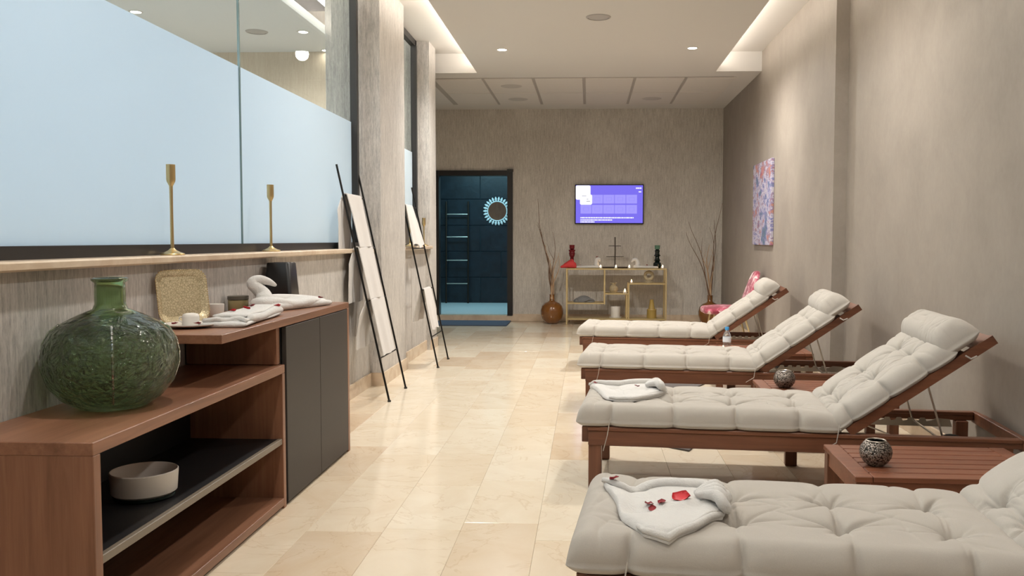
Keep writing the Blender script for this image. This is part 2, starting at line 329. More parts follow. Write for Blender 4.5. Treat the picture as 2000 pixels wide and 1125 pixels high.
# access tiles with air vents near the back
pg = MB().box(-1.78, 1.56, 9.60, 11.46, ZC - 0.003, ZC + 0.01); obj('tile_grid', pg, 'panelgap', cl)
pm = B(-0.262, 0.262, -0.448, 0.448, -0.010, 0.004, bev=0.004).mesh('ceiling_tile'); pm.materials.append(M['panelpaint'])
for i in range(6):
    for j in range(2):
        obj('ceiling_tile', pm, None, cl, loc=(-1.45 + 0.555 * i, 10.07 + 0.925 * j, ZC - 0.003))
vm = MB().lathe([(0.0, -0.012), (0.07, -0.012), (0.085, -0.008), (0.11, -0.006), (0.125, 0.0)], 24).mesh('air_vent'); vm.materials.append(M['vent'])
for (i, j) in ((1, 0), (1, 1), (4, 1)):
    obj('air_vent', vm, None, cl, loc=(-1.45 + 0.555 * i, 10.07 + 0.925 * j - 0.02, ZC - 0.0125))
# right wall with its shallow pier, back wall with door opening
rw = MB(); rw.box(XR, XR + 0.3, 6.5, YB, 0, ZR + 0.1); rw.box(XR2, XR2 + 0.3, Y0, 6.5, 0, ZR + 0.1); rw.box(XR - 0.012, XR, 6.5, 7.3, 0, ZR + 0.1)
struct('wall_right', rw, 'plaster', 'beige plastered wall behind the loungers')
DX0, DX1, DZ0, DZ1 = -2.13, -1.04, 0.08, 2.06
bw = MB(); bw.box(DX1, XR + 0.1, YB, YB + 0.15, 0, ZC + 0.1); bw.box(DX0, DX1, YB, YB + 0.15, DZ1, ZC + 0.1); bw.box(-2.9, DX0, YB, YB + 0.15, 0, ZC + 0.1)
struct('wall_back', bw, 'paper', 'grey brown textured wallpaper wall with the television')
struct('wall_front', B(-6.2, XR2 + 0.3, Y0 - 0.2, Y0, 0, ZR + 0.2), 'plaster', 'plastered wall closing the room behind the viewer')
# left: low wall, sill, pillars, end wall
XG = -1.75
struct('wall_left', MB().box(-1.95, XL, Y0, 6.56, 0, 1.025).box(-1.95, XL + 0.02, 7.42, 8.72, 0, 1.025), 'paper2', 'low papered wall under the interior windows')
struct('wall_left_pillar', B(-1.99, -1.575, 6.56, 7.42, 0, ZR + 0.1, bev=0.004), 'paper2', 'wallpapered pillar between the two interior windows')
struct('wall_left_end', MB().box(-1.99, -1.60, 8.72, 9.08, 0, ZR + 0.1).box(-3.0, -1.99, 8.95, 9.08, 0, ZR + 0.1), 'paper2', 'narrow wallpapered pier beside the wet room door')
struct('wall_left_far', B(-3.0, -2.8, 9.08, YB, 0, ZC), 'paper', 'side wall of the niche before the wet room door')
struct('trim_1', B(-1.95, -1.615, Y0, 6.56, 1.025, 1.055, bev=0.006), 'skirt', 'stone sill under the large frosted window')
struct('trim_2', B(-1.95, -1.575, 7.42, 8.75, 1.025, 1.055, bev=0.006), 'skirt', 'short stone sill under the second frosted window')
bb = 0.10
struct('baseboard_left', MB().box(XL, XL + 0.015, 4.52, 6.545, 0, bb), 'skirt', 'stone skirting of the low wall')
struct('baseboard_pillar', MB().box(-1.59, -1.56, 6.545, 7.435, 0, bb).box(XL, -1.59, 6.545, 6.56, 0, bb).box(-1.65, -1.59, 7.42, 7.435, 0, bb), 'skirt', 'stone skirting round the pillar')
struct('baseboard_end', MB().box(XL + 0.02, XL + 0.035, 7.435, 8.72, 0, bb).box(-1.6, -1.585, 8.72, 9.095, 0, bb).box(-2.8, -1.585, 9.08, 9.095, 0, bb), 'skirt', 'stone skirting of the second low wall')
struct('baseboard_right', MB().box(XR - 0.015, XR, 7.3, YB, 0, bb).box(XR - 0.027, XR - 0.012, 6.485, 7.3, 0, bb).box(XR2 - 0.015, XR2, Y0, 6.5, 0, bb), 'skirt', 'stone skirting along the lounger wall')
struct('baseboard_back', MB().box(DX1, XR, YB - 0.015, YB, 0, bb).box(-2.8, DX1, YB - 0.015, YB + 0.15, 0, DZ0), 'skirt', 'stone skirting and raised threshold of the back wall')
# windows: frame, two clear sheets with frosted film to 1.98 m
ZF = 1.985
def window(name, y0, y1, ztop, joints, label):
    fr = MB().box(XG - 0.025, XG + 0.025, y0, y1, 1.055, 1.097)
    fr.box(XG - 0.025, XG + 0.025, y1 - 0.05, y1, 1.097, ztop).box(XG - 0.025, XG + 0.025, y0, y0 + 0.05, 1.097, ztop).box(XG - 0.025, XG + 0.025, y0, y1, ztop - 0.06, ztop)
    fr.box(XG - 0.005, XG + 0.04, y1 - 0.10, y1 - 0.05, 1.097, ztop - 0.06)
    wn = struct(name, fr, 'frame', label)
    ys = [y0 + 0.05] + joints + [y1 - 0.05]
    for a, b in zip(ys[:-1], ys[1:]):
        p = obj('pane', B(XG - 0.011, XG - 0.009, a + 0.002, b - 0.002, ZF, ztop - 0.06), 'clear', wn)
        obj('frosted_pane', B(XG - 0.0105, XG - 0.0095, a + 0.002, b - 0.002, 1.097, ZF), 'frost', wn)
    for j in joints: obj('glass_joint', B(XG - 0.014, XG - 0.004, j - 0.006, j + 0.006, 1.097, ztop - 0.06), 'glassedge', wn)
    return wn
window('window_1', Y0, 6.50, ZR, [1.2, 4.35], 'large interior window with frosted lower glass and dark frame')
window('window_2', 7.42, 8.72, ZR, [], 'narrow interior window between pillar and pier')
# the neighbouring room behind the glass
nz = 3.0
struct('wall_neighbour', MB().box(-6.2, -1.99, 8.75, 8.95, 0, 3.4).box(-6.2, -6.0, Y0, 8.95, 0, 3.4), 'neighwall', 'pale walls of the neighbouring room seen through glass')
nb = struct('ceiling_neighbour', MB().box(-6.0, -2.43, Y0, 8.75, nz, nz + 0.08).box(-2.43, -1.80, Y0, 8.75, 3.25, 3.35), 'neighceil', 'ceiling of the neighbouring room with a bright recess')
struct('floor_neighbour', B(-6.0, -1.95, Y0, 8.75, -0.08, 0.0), 'neighfloor', 'floor of the neighbouring room')
struct('wall_bulkhead', B(-1.80, -1.76, Y0, 8.75, ZR, 3.4), 'ceil', 'strip of wall above the interior windows')
# door to the wet room
df = MB().box(DX0, DX1, YB - 0.03, YB + 0.12, DZ1 - 0.07, DZ1).box(DX1 - 0.075, DX1, YB - 0.03, YB + 0.12, DZ0, DZ1 - 0.07).box(DX0, DX0 + 0.075, YB - 0.03, YB + 0.12, DZ0, DZ1 - 0.07)
d1 = struct('door_1', df, 'frame', 'black door frame opening to the dark wet room')
obj('door_closer', MB().box(DX1 - 0.075, DX1 + 0.01, YB - 0.05, YB - 0.03, DZ1 - 0.02, DZ1 + 0.015), 'frame', d1)
ww = MB().box(-3.6, -0.2, 14.26, 14.4, 0, 2.9).box(-3.7, -3.6, YB + 0.15, 14.4, 0, 2.9).box(-0.3, -0.2, YB + 0.15, 14.4, 0, 2.9)
M['wetgrout'] = mat('teal_grout', (0.045, 0.07, 0.085), 0.6)
wr = struct('wall_wet_room', ww, 'wetgrout', 'dark navy stone tiled walls of the wet room')
struct('floor_wet_room', B(-3.6, -0.3, YB + 0.15, 14.26, 0.0, 0.08), 'wetfloor', 'pale floor of the wet room')
struct('ceiling_wet_room', B(-3.6, -0.3, YB + 0.15, 14.26, 2.7, 2.8), 'ceil', 'ceiling of the wet room')
dt = B(-0.436, 0.436, -0.02, 0.0, -0.211, 0.211, bev=0.004).mesh('wall_tile'); dt.materials.append(M['darktile'])
for r in range(6):
    zc = 0.08 + 0.205 + 0.427 * r
    for k in range(4):
        x = -3.2 + 0.88 * k + (0.44 if r % 2 else 0.1)
        if x < -0.7: obj('wall_tile', dt, None, wr, loc=(x, 14.26, zc))

# ================================================================== LAMPS
def downlight(x, y, z, label, watt=230, col=NEUT, lit=True):
    t = thing('downlight', label, 'ceiling light', (x, y, z), group='recessed ceiling spotlights')
    obj('trim_ring', MB().lathe([(0.040, -0.001), (0.043, -0.006), (0.053, -0.005), (0.057, 0.0)], 24), 'ceil', t, True)
    obj('lens', MB().lathe([(0.0, -0.004), (0.037, -0.004), (0.041, -0.001)], 24), 'lamp', t, True)
    if lit:
        l = bpy.data.lights.new('spot', 'SPOT'); l.energy = watt; l.color = col; l.spot_size = math.radians(172); l.spot_blend = 1.0; l.shadow_soft_size = 0.06
        o = bpy.data.objects.new('spot', l); C.objects.link(o); o.location = (0, 0, -0.03); o.parent = t
    return t
downlight(-0.816, 8.18, ZC, 'lit recessed spotlight on the left of the ceiling speaker')
downlight(0.943, 8.17, ZC, 'lit recessed spotlight on the right near the ceiling recess')
for y, n, wt in ((5.3, 'middle', 150), (2.5, 'near', 75), (-0.4, 'rear', 60)):
    downlight(-0.816, y, ZC, 'recessed spotlight above the walkway, %s row outside the view' % n, wt)
    downlight(0.943, y, ZC, 'recessed spotlight above the loungers, %s row outside the view' % n, wt)
downlight(-3.76, 7.17, nz, 'lit spotlight beyond the glass at the frosted edge', 230)
downlight(-2.60, 7.91, nz, 'lit spotlight beyond the glass beside the bright recess', 55)
downlight(-2.62, 8.68, nz, 'small lit spotlight beyond the glass against the pale wall', lit=False)
def speaker(x, y, z, label):
    t = thing('ceiling_speaker', label, 'speaker', (x, y, z), group='round ceiling speakers')
    obj('rim', MB().lathe([(0.082, -0.002), (0.084, -0.008), (0.095, -0.007), (0.10, 0.0)], 32), 'grille', t, True)
    obj('grille', MB().lathe([(0.0, -0.007), (0.06, -0.006), (0.083, -0.003)], 32), 'grille', t, True)
speaker(0.067, 7.03, ZC, 'round grey speaker flush in the hung ceiling')
speaker(-3.02, 7.89, nz, 'round grey speaker in the ceiling beyond the glass')

# ================================================================== CABINETS ON THE LEFT
XF, XK = -1.262, -1.664
def open_unit():
    t = thing('open_shelf_unit', 'low walnut open shelf unit with black back standing under the green vase', 'shelf unit', (0, 0, 0))
    y0, y1, h = 2.14, 3.545, 0.60
    obj('top_panel', B(XK, XF, y0, y1, h - 0.035, h, bev=0.002), 'walY', t)
    obj('side_panel', B(XK, XF, y0, y0 + 0.035, 0.0, h - 0.035, bev=0.002), 'walZ', t)
    obj('side_panel', B(XK, XF, y1 - 0.03, y1, 0.0, h - 0.035, bev=0.002), 'walZ', t)
    obj('bottom_panel', B(XK, XF, y0 + 0.035, y1 - 0.03, 0.012, 0.045, bev=0.002), 'walY', t)
    obj('plinth', B(XK, XF - 0.015, y0 + 0.035, y1 - 0.03, 0.0, 0.012), 'blackpanel', t)
    obj('back_panel', B(XK, XK + 0.01, y0 + 0.035, y1 - 0.03, 0.045, h - 0.035), 'blackpanel', t)
    s = obj('shelf', B(XK + 0.01, XF - 0.022, y0 + 0.035, y1 - 0.03, 0.272, 0.292), 'blackpanel', t); s['label'] = 'black shelf board'
    obj('edge_strip', B(XF - 0.022, XF - 0.004, y0 + 0.035, y1 - 0.03, 0.270, 0.294, bev=0.002), 'shelfedge', s)
open_unit()
def door_cabinet():
    t = thing('sideboard', 'walnut sideboard with two dark doors and a long overhanging top', 'cabinet', (0, 0, 0))
    y0, y1, h = 3.555, 4.52, 0.79
    obj('top_panel', B(XK, XF, 2.93, y1, h - 0.032, h, bev=0.002), 'walY', t)
    obj('side_panel', B(XK, XF - 0.02, y0 - 0.045, y0 - 0.012, 0.602, h - 0.032, bev=0.002), 'walZ', t)
    obj('side_panel', B(XK, XF, y1 - 0.03, y1, 0.0, h - 0.032, bev=0.002), 'walZ', t)
    obj('carcass', B(XK, XF - 0.022, y0 - 0.012 + 0.01, y1 - 0.03, 0.012, h - 0.032), 'blackpanel', t)
    for a, b in ((y0 + 0.012, 4.022), (4.026, y1 - 0.032)):
        obj('door', B(XF - 0.02, XF, a, b, 0.012, h - 0.036, bev=0.0015), 'darkdoor', t)
door_cabinet()

# green vase
VX, VY, VZ = -1.474, 2.615, 0.60
vt = thing('green_vase', 'large green glass vase with embossed leaves on the low shelf unit', 'vase', (VX, VY, VZ))
prof = [(0.0, 0.004), (0.075, 0.004), (0.085, 0.0), (0.098, 0.004), (0.14, 0.03), (0.176, 0.075), (0.193, 0.13), (0.194, 0.165), (0.186, 0.205), (0.168, 0.24), (0.14, 0.262), (0.09, 0.288), (0.050, 0.305), (0.044, 0.32), (0.044, 0.36), (0.043, 0.385), (0.052, 0.392), (0.053, 0.398), (0.047, 0.402)]
inn = [(0.041, 0.401), (0.037, 0.385), (0.037, 0.325), (0.045, 0.298), (0.09, 0.280), (0.137, 0.255), (0.163, 0.234), (0.180, 0.203), (0.187, 0.165), (0.186, 0.13), (0.169, 0.078), (0.135, 0.036), (0.09, 0.014), (0.0, 0.012)]
obj('body', MB().lathe(prof + inn, 64), 'greenglass', vt, True, 60)
for k in range(4):
    rg = MB()
    an = math.radians(-60 + 90 * k)
    rg.tube([(math.cos(an) * (r - 0.001), math.sin(an) * (r - 0.001), z) for r, z in prof[4:11]], 0.0035, 6)
    obj('mould_ridge', rg, 'greenglass', vt, True)
# white bowl on the shelf
bt = thing('serving_bowl', 'white straight-sided bowl on the black shelf', 'bowl', (-1.425, 2.70, 0.2925))
obj('foot_ring', MB().lathe([(0.0, 0.0), (0.088, 0.0), (0.093, 0.004), (0.093, 0.012), (0.0, 0.012)], 40), 'darkglass', bt, True)
obj('bowl', MB().lathe([(0.0, 0.012), (0.088, 0.012), (0.098, 0.02), (0.103, 0.085), (0.1, 0.088), (0.097, 0.085), (0.092, 0.03), (0.0, 0.026)], 48), 'whitematt', bt, True)
pc = MB()
for k in range(26):
    a = random.uniform(0, 6.28); r = 0.08 * math.sqrt(random.random()); x, y = r * math.cos(a), r * math.sin(a); q = random.uniform(0.008, 0.014)
    pc.add([(x - q, y - q, 0.036 + random.random() * .01), (x + q, y - q, 0.036 + random.random() * .012), (x + q, y + q, 0.036 + random.random() * .012), (x - q, y + q, 0.036 + random.random() * .012), (x, y, 0.028)], [(0, 1, 2, 3), (0, 4, 1), (1, 4, 2), (2, 4, 3), (3, 4, 0)])
pp = obj('potpourri', pc, 'potpourri', bt); pp['kind'] = 'stuff'

# brass tray leaning on the wall
def rrect(w, h, r, n=6):
    P = []
    for cx, cy, a0 in ((w / 2 - r, h / 2 - r, 0), (-w / 2 + r, h / 2 - r, 90), (-w / 2 + r, -h / 2 + r, 180), (w / 2 - r, -h / 2 + r, 270)):
        for k in range(n + 1):
            a = math.radians(a0 + 90 * k / n); P.append((cx + r * math.cos(a), cy + r * math.sin(a)))
    return P
TT = 0.79
tr = thing('brass_tray', 'square engraved brass tray leaning against the wall', 'tray', (-1.583, 3.33, TT + 0.004))
tm = MB(); W_, H_ = 0.215, 0.205
loops = [(rrect(W_ - 0.05, H_ - 0.05, 0.025), 0.0), (rrect(W_ - 0.04, H_ - 0.04, 0.03), 0.003), (rrect(W_ - 0.02, H_ - 0.02, 0.035), 0.013), (rrect(W_, H_, 0.04), 0.014), (rrect(W_, H_, 0.04), 0.011), (rrect(W_ - 0.03, H_ - 0.03, 0.03), -0.003)]
n_ = len(loops[0][0]); vs = []
for P_, d in loops: vs += [(d, x, y + H_ / 2) for x, y in P_]
fs = [tuple(range(n_))] + [(i * n_ + k, i * n_ + (k + 1) % n_, (i + 1) * n_ + (k + 1) % n_, (i + 1) * n_ + k) for i in range(5) for k in range(n_)] + [tuple(5 * n_ + k for k in range(n_))[::-1]]
tm.add(vs, fs); tp = obj('plate', tm, 'tray', tr, True, 50)
bd = MB(); P_ = rrect(W_, H_, 0.04, 5)
pts = []
for i in range(len(P_)):
    a, b = Vector(P_[i]), Vector(P_[(i + 1) % len(P_)]); k = max(1, int((b - a).length / 0.008))
    for q in range(k): pts.append(a + (b - a) * q / k)
for q in pts: bd.lathe([(0, -0.0032), (0.003, 0), (0, 0.0032)], 5, (0.014, q.x, q.y + H_ / 2))
obj('beaded_rim', bd, 'brass', tr)
tr.rotation_euler = (0, -0.16, math.radians(-33))

# small plate, cups, tin, black vase
pl = tag(obj('saucer_plate', MB().lathe([(0.0, 0.0), (0.05, 0.0), (0.095, 0.008), (0.105, 0.012), (0.105, 0.014), (0.09, 0.011), (0.05, 0.005), (0.0, 0.005)], 40), 'whitematt', None, True, loc=(-1.49, 3.19, TT + 0.0005)), 'white plate under the overturned cup', 'plate')
c1 = thing('espresso_cup', 'small white cup turned upside down on a plate', 'cup', (-1.50, 3.21, TT + 0.006))
obj('cup_body', MB().lathe([(0.028, 0.0), (0.031, 0.0), (0.031, 0.03), (0.030, 0.036), (0.026, 0.042), (0.015, 0.045), (0.0, 0.046)], 32), 'white', c1, True)
obj('handle', MB().tube([(-0.029, 0, 0.03), (-0.042, 0, 0.028), (-0.045, 0, 0.018), (-0.03, 0, 0.008)], 0.003, 8), 'white', c1, True)
c2 = thing('espresso_cup', 'upright white cup behind the folded towel', 'cup', (-1.58, 3.62, TT))
obj('cup_body', MB().lathe([(0.0, 0.0), (0.026, 0.0), (0.031, 0.008), (0.033, 0.055), (0.031, 0.056), (0.029, 0.01), (0.0, 0.006)], 32), 'white', c2, True)
obj('handle', MB().tube([(-0.03, 0.005, 0.045), (-0.046, 0.008, 0.042), (-0.048, 0.008, 0.026), (-0.03, 0.005, 0.018)], 0.003, 8), 'white', c2, True)
ti = thing('candle_tin', 'olive gold candle tin behind the towel swan', 'tin', (-1.612, 3.93, TT))
obj('tin_body', MB().lathe([(0.0, 0.0), (0.043, 0.0), (0.045, 0.003), (0.045, 0.05), (0.042, 0.052), (0.0, 0.052)], 32), 'tin', ti, True)
obj('lid', MB().lathe([(0.0, 0.053), (0.047, 0.053), (0.047, 0.068), (0.044, 0.070), (0.0, 0.069)], 32), 'tindark', ti, True)
bv = thing('black_vase', 'tall black tapered square vase beside the towel swan', 'vase', (-1.583, 4.42, TT))
mb = MB(); lv = []
for (s, z) in ((0.068, 0.0), (0.074, 0.006), (0.060, 0.205), (0.056, 0.21), (0.052, 0.205), (0.058, 0.03)):
    lv.append([(x, y, z) for x, y in rrect(2 * s, 2 * s, 0.018, 4)])
n_ = len(lv[0]); mb.add([p for q in lv for p in q], [tuple(range(n_))[::-1]] + [(i * n_ + k, i * n_ + (k + 1) % n_, (i + 1) * n_ + (k + 1) % n_, (i + 1) * n_ + k) for i in range(5) for k in range(n_)] + [tuple(5 * n_ + k for k in range(n_))])
obj('body', mb, 'blackvase', bv, True, 50)

# rose petals
pv = []; pfc = []
for i in range(5):
    for j in range(5):
        a, b = (i - 2) / 2, (j - 2) / 2
        x = a * (0.95 - 0.25 * b * b) + 0.12 * b * a; y = b * (1 - 0.3 * a * a)
        pv.append((x, y, 0.28 * (a * a + 0.5 * b * b) + 0.06 * math.sin(3 * a + 2 * b)))
for i in range(4):
    for j in range(4): pfc.append((i * 5 + j, (i + 1) * 5 + j, (i + 1) * 5 + j + 1, i * 5 + j + 1))
k = len(pv); pv2 = pv + [(x, y, z + 0.05) for x, y, z in pv]
pfc2 = [q[::-1] for q in pfc] + [tuple(i + k for i in q) for q in pfc]
bd_ = [0, 1, 2, 3, 4, 9, 14, 19, 24, 23, 22, 21, 20, 15, 10, 5]
pfc2 += [(bd_[i], bd_[(i + 1) % 16], bd_[(i + 1) % 16] + k, bd_[i] + k) for i in range(16)]
PET = {}
for key in ('petal', 'petalred'):
    me = MB().add(pv2, pfc2).mesh('rose_petal'); me.materials.append(M[key]); me.polygons.foreach_set('use_smooth', [True] * len(me.polygons)); PET[key] = me
def drop_on(o):
    mw = o.matrix_world; t_ = BVHTree.FromPolygons([mw @ q.co for q in o.data.vertices], [tuple(p.vertices) for p in o.data.polygons])
    def z(x, y, dflt):
        h_ = t_.ray_cast(Vector((x, y, 2.0)), Vector((0, 0, -1)))[0]; return h_.z if h_ is not None else dflt
    return z
def petal(loc, label, size=0.012, key='petal', rot=None, group='scattered rose petals'):
    o = bpy.data.objects.new('rose_petal', PET[key]); C.objects.link(o); o.location = loc; o.scale = (size, size * random.uniform(0.75, 1), size)
    o.rotation_euler = rot or (random.uniform(-.3, .3), random.uniform(-.3, .3), random.uniform(0, 6)); return tag(o, label, 'petal', group)

# folded towel and swan on the sideboard
def blob_loft(secs, n=20):
    # sections: (centre, half width vector, half height vector)
    def sh(q, k): c, a, b = (Vector(z) for z in q); return c, a * k, b * k
    d0 = (Vector(secs[0][0]) - Vector(secs[1][0])) ; d1 = (Vector(secs[-1][0]) - Vector(secs[-2][0]))
    def ext(q, dv, e, k): c, a, b = sh(q, k); return c + dv.normalized() * min(dv.length, Vector(q[2]).length) * e, a, b
    secs = [ext(secs[0], d0, 0.8, 0.25), ext(secs[0], d0, 0.5, 0.75)] + list(secs) + [ext(secs[-1], d1, 0.5, 0.75), ext(secs[-1], d1, 0.8, 0.25)]
    mb = MB(); vs = []
    for c, a, b in secs:
        c, a, b = Vector(c), Vector(a), Vector(b)
        for k in range(n):
            t = 2 * PI * k / n; ct, st = math.cos(t), math.sin(t)
            ct = math.copysign(abs(ct) ** 0.7, ct); st = math.copysign(abs(st) ** 0.7, st)
            vs.append(c + a * ct + b * st)
    m_ = len(secs)
    fs = [(i * n + k, i * n + (k + 1) % n, (i + 1) * n + (k + 1) % n, (i + 1) * n + k) for i in range(m_ - 1) for k in range(n)]
    fs += [tuple(range(n))[::-1], tuple((m_ - 1) * n + k for k in range(n))]
    return mb.add(vs, fs)
A, Bv = Vector((-1.36, 3.17, 0)), Vector((-1.41, 3.74, 0)); d = (Bv - A).normalized(); s = Vector((-d.y, d.x, 0))
LT = (Bv - A).length
def layer(z0, hz, w0, off, a0, a1, wob):
    secs = []
    for i in range(17):
        u = i / 16; wv = w0 * (1 - 0.22 * u) * (1 + 0.05 * math.sin(9 * u + wob)); hh = hz * (1 + 0.18 * math.sin(8 * u + 2 * wob))
        secs.append((A + d * (LT * (a0 + (a1 - a0) * u)) + s * (off + 0.006 * math.sin(6 * u + wob)) + Vector((0, 0, TT + z0 + hh)), s * wv, Vector((0, 0, hh))))
    return blob_loft(secs, 24)
ft = MB()
for q in (layer(0.0005, 0.009, 0.088, 0.0, 0.0, 0.98, 0.3), layer(0.014, 0.009, 0.080, 0.004, 0.08, 0.99, 1.7), layer(0.028, 0.0075, 0.066, 0.008, 0.20, 1.0, 2.9)): ft.add(q.v, q.f)
ft.rope([A + d * (LT * u / 10) + s * (-0.072 + 0.012 * u / 10) + Vector((0, 0, TT + 0.022 + 0.003 * math.sin(u))) for u in range(2, 11)], [0.016 + 0.002 * math.sin(u * 1.3) for u in range(9)], 12)
ft.rope([A + d * (0.03 + 0.02 * math.sin(q)) + s * (0.075 * (q / 6 * 2 - 1)) + Vector((0, 0, TT + 0.024 + 0.008 * math.sin(q * 1.1) ** 2)) for q in range(7)], 0.009, 10)
tow_a = tag(obj('folded_towel', ft, 'towel', None, True, 70), 'white folded towel strewn with rose petals at the sideboard edge', 'towel')
sw = MB(); S0 = Vector((-1.50, 3.87, TT))
neck = [(-1.50, 3.86, 0.826), (-1.505, 3.89, 0.845), (-1.52, 3.91, 0.875), (-1.545, 3.905, 0.905), (-1.562, 3.90, 0.925), (-1.558, 3.91, 0.942), (-1.535, 3.925, 0.947), (-1.505, 3.945, 0.936), (-1.482, 3.965, 0.918)]
sw.rope(neck, [0.034, 0.042, 0.036, 0.031, 0.028, 0.026, 0.024, 0.018, 0.009], 16)
secs = []
for i in range(16):
    u = i / 15; y = 3.83 + 0.43 * u; x = -1.51 + 0.16 * u
    wv = 0.075 * (math.sin(PI * (0.18 + 0.75 * u)) ** 0.7); hz = 0.034 * (1 - 0.35 * u) + 0.004 * math.sin(11 * u)
    secs.append((Vector((x, y, TT + hz + 0.001)), Vector((0.9 * wv, -0.35 * wv, 0)), Vector((0, 0, hz))))
k0 = len(sw.v); sb = blob_loft(secs, 20); sw.add(sb.v, sb.f)
sw.rope([(-1.45, 3.84, TT + 0.02), (-1.415, 3.95, TT + 0.024), (-1.36, 4.12, TT + 0.02), (-1.31, 4.25, TT + 0.016)], [0.02, 0.024, 0.022, 0.013], 12)
sw.rope([(-1.56, 3.89, TT + 0.03), (-1.52, 4.02, TT + 0.05), (-1.45, 4.18, TT + 0.042), (-1.38, 4.30, TT + 0.03)], [0.02, 0.026, 0.022, 0.014], 12)
sw.v = [(x + 0.012, y + 0.05, TT + (z - TT) * 0.90) for x, y, z in sw.v]
tow_b = tag(obj('towel_swan', sw, 'towel', None, True, 70), 'white towel folded into a swan on the sideboard', 'towel')
for i, (x, y, z, l, kk) in enumerate(((-1.40, 3.36, 0.845, 'red rose petal lying at the front of the folded towel', 'petalred'), (-1.41, 3.52, 0.846, 'red rose petal in the middle of the folded towel', 'petalred'), (-1.44, 3.66, 0.844, 'dark rose petal on the folded towel beside the swan', 'petal'), (-1.345, 3.70, 0.835, 'bright red rose petal hanging over the folded towel edge', 'petalred'), (-1.345, 4.30, 0.848, 'dark rose petal on the tail of the sideboard swan', 'petal'), (-1.452, 3.162, 0.803, 'dark rose petal on the plate rim before the cup', 'petal'), (-1.535, 3.155, 0.803, 'dark rose petal on the plate beside the tray', 'petal'), (-1.44, 3.36, 0.812, 'red rose petal between the cup and the towel', 'petalred'), (-1.47, 3.42, 0.8, 'red rose petal leaning near the tray corner', 'petalred'))):
    zz_ = {'f': drop_on(tow_a), 's': drop_on(tow_b)}; z = (zz_['s'](x, y, z) if 'swan' in l and 'tail' in l else zz_['f'](x, y, z) if 'folded' in l else z) + 0.002
    petal((x, y, z), l, 0.016 if kk == 'petalred' else 0.014, kk)

# candlesticks on the sills
def candlestick(x, y, h, label):
    t = thing('candlestick', label, 'candlestick', (x, y, 1.055), group='brass candlesticks on the window sills')
    obj('base', MB().lathe([(0.0, 0.0), (0.046, 0.0), (0.048, 0.003), (0.046, 0.007), (0.03, 0.012), (0.015, 0.02), (0.008, 0.028), (0.0, 0.028)], 32), 'brass', t, True)
    obj('stem', MB().lathe([(0.007, 0.026), (0.0062, h * 0.5), (0.007, h - 0.085)], 16), 'brass', t, True)
    obj('cup', MB().lathe([(0.006, h - 0.088), (0.010, h - 0.08), (0.016, h - 0.068), (0.0175, h - 0.06), (0.0175, h), (0.0155, h), (0.0155, h - 0.05), (0.0, h - 0.055)], 24), 'brass', t, True)
candlestick(-1.672, 3.43, 0.362, 'tall brass candlestick nearest on the long sill')
candlestick(-1.672, 4.52, 0.350, 'shorter looking brass candlestick farther along the long sill')
candlestick(-1.66, 8.02, 0.29, 'brass candlestick half hidden behind the ladder towel')
candlestick(-1.65, 8.66, 0.28, 'brass candlestick on the sill end by the pier')

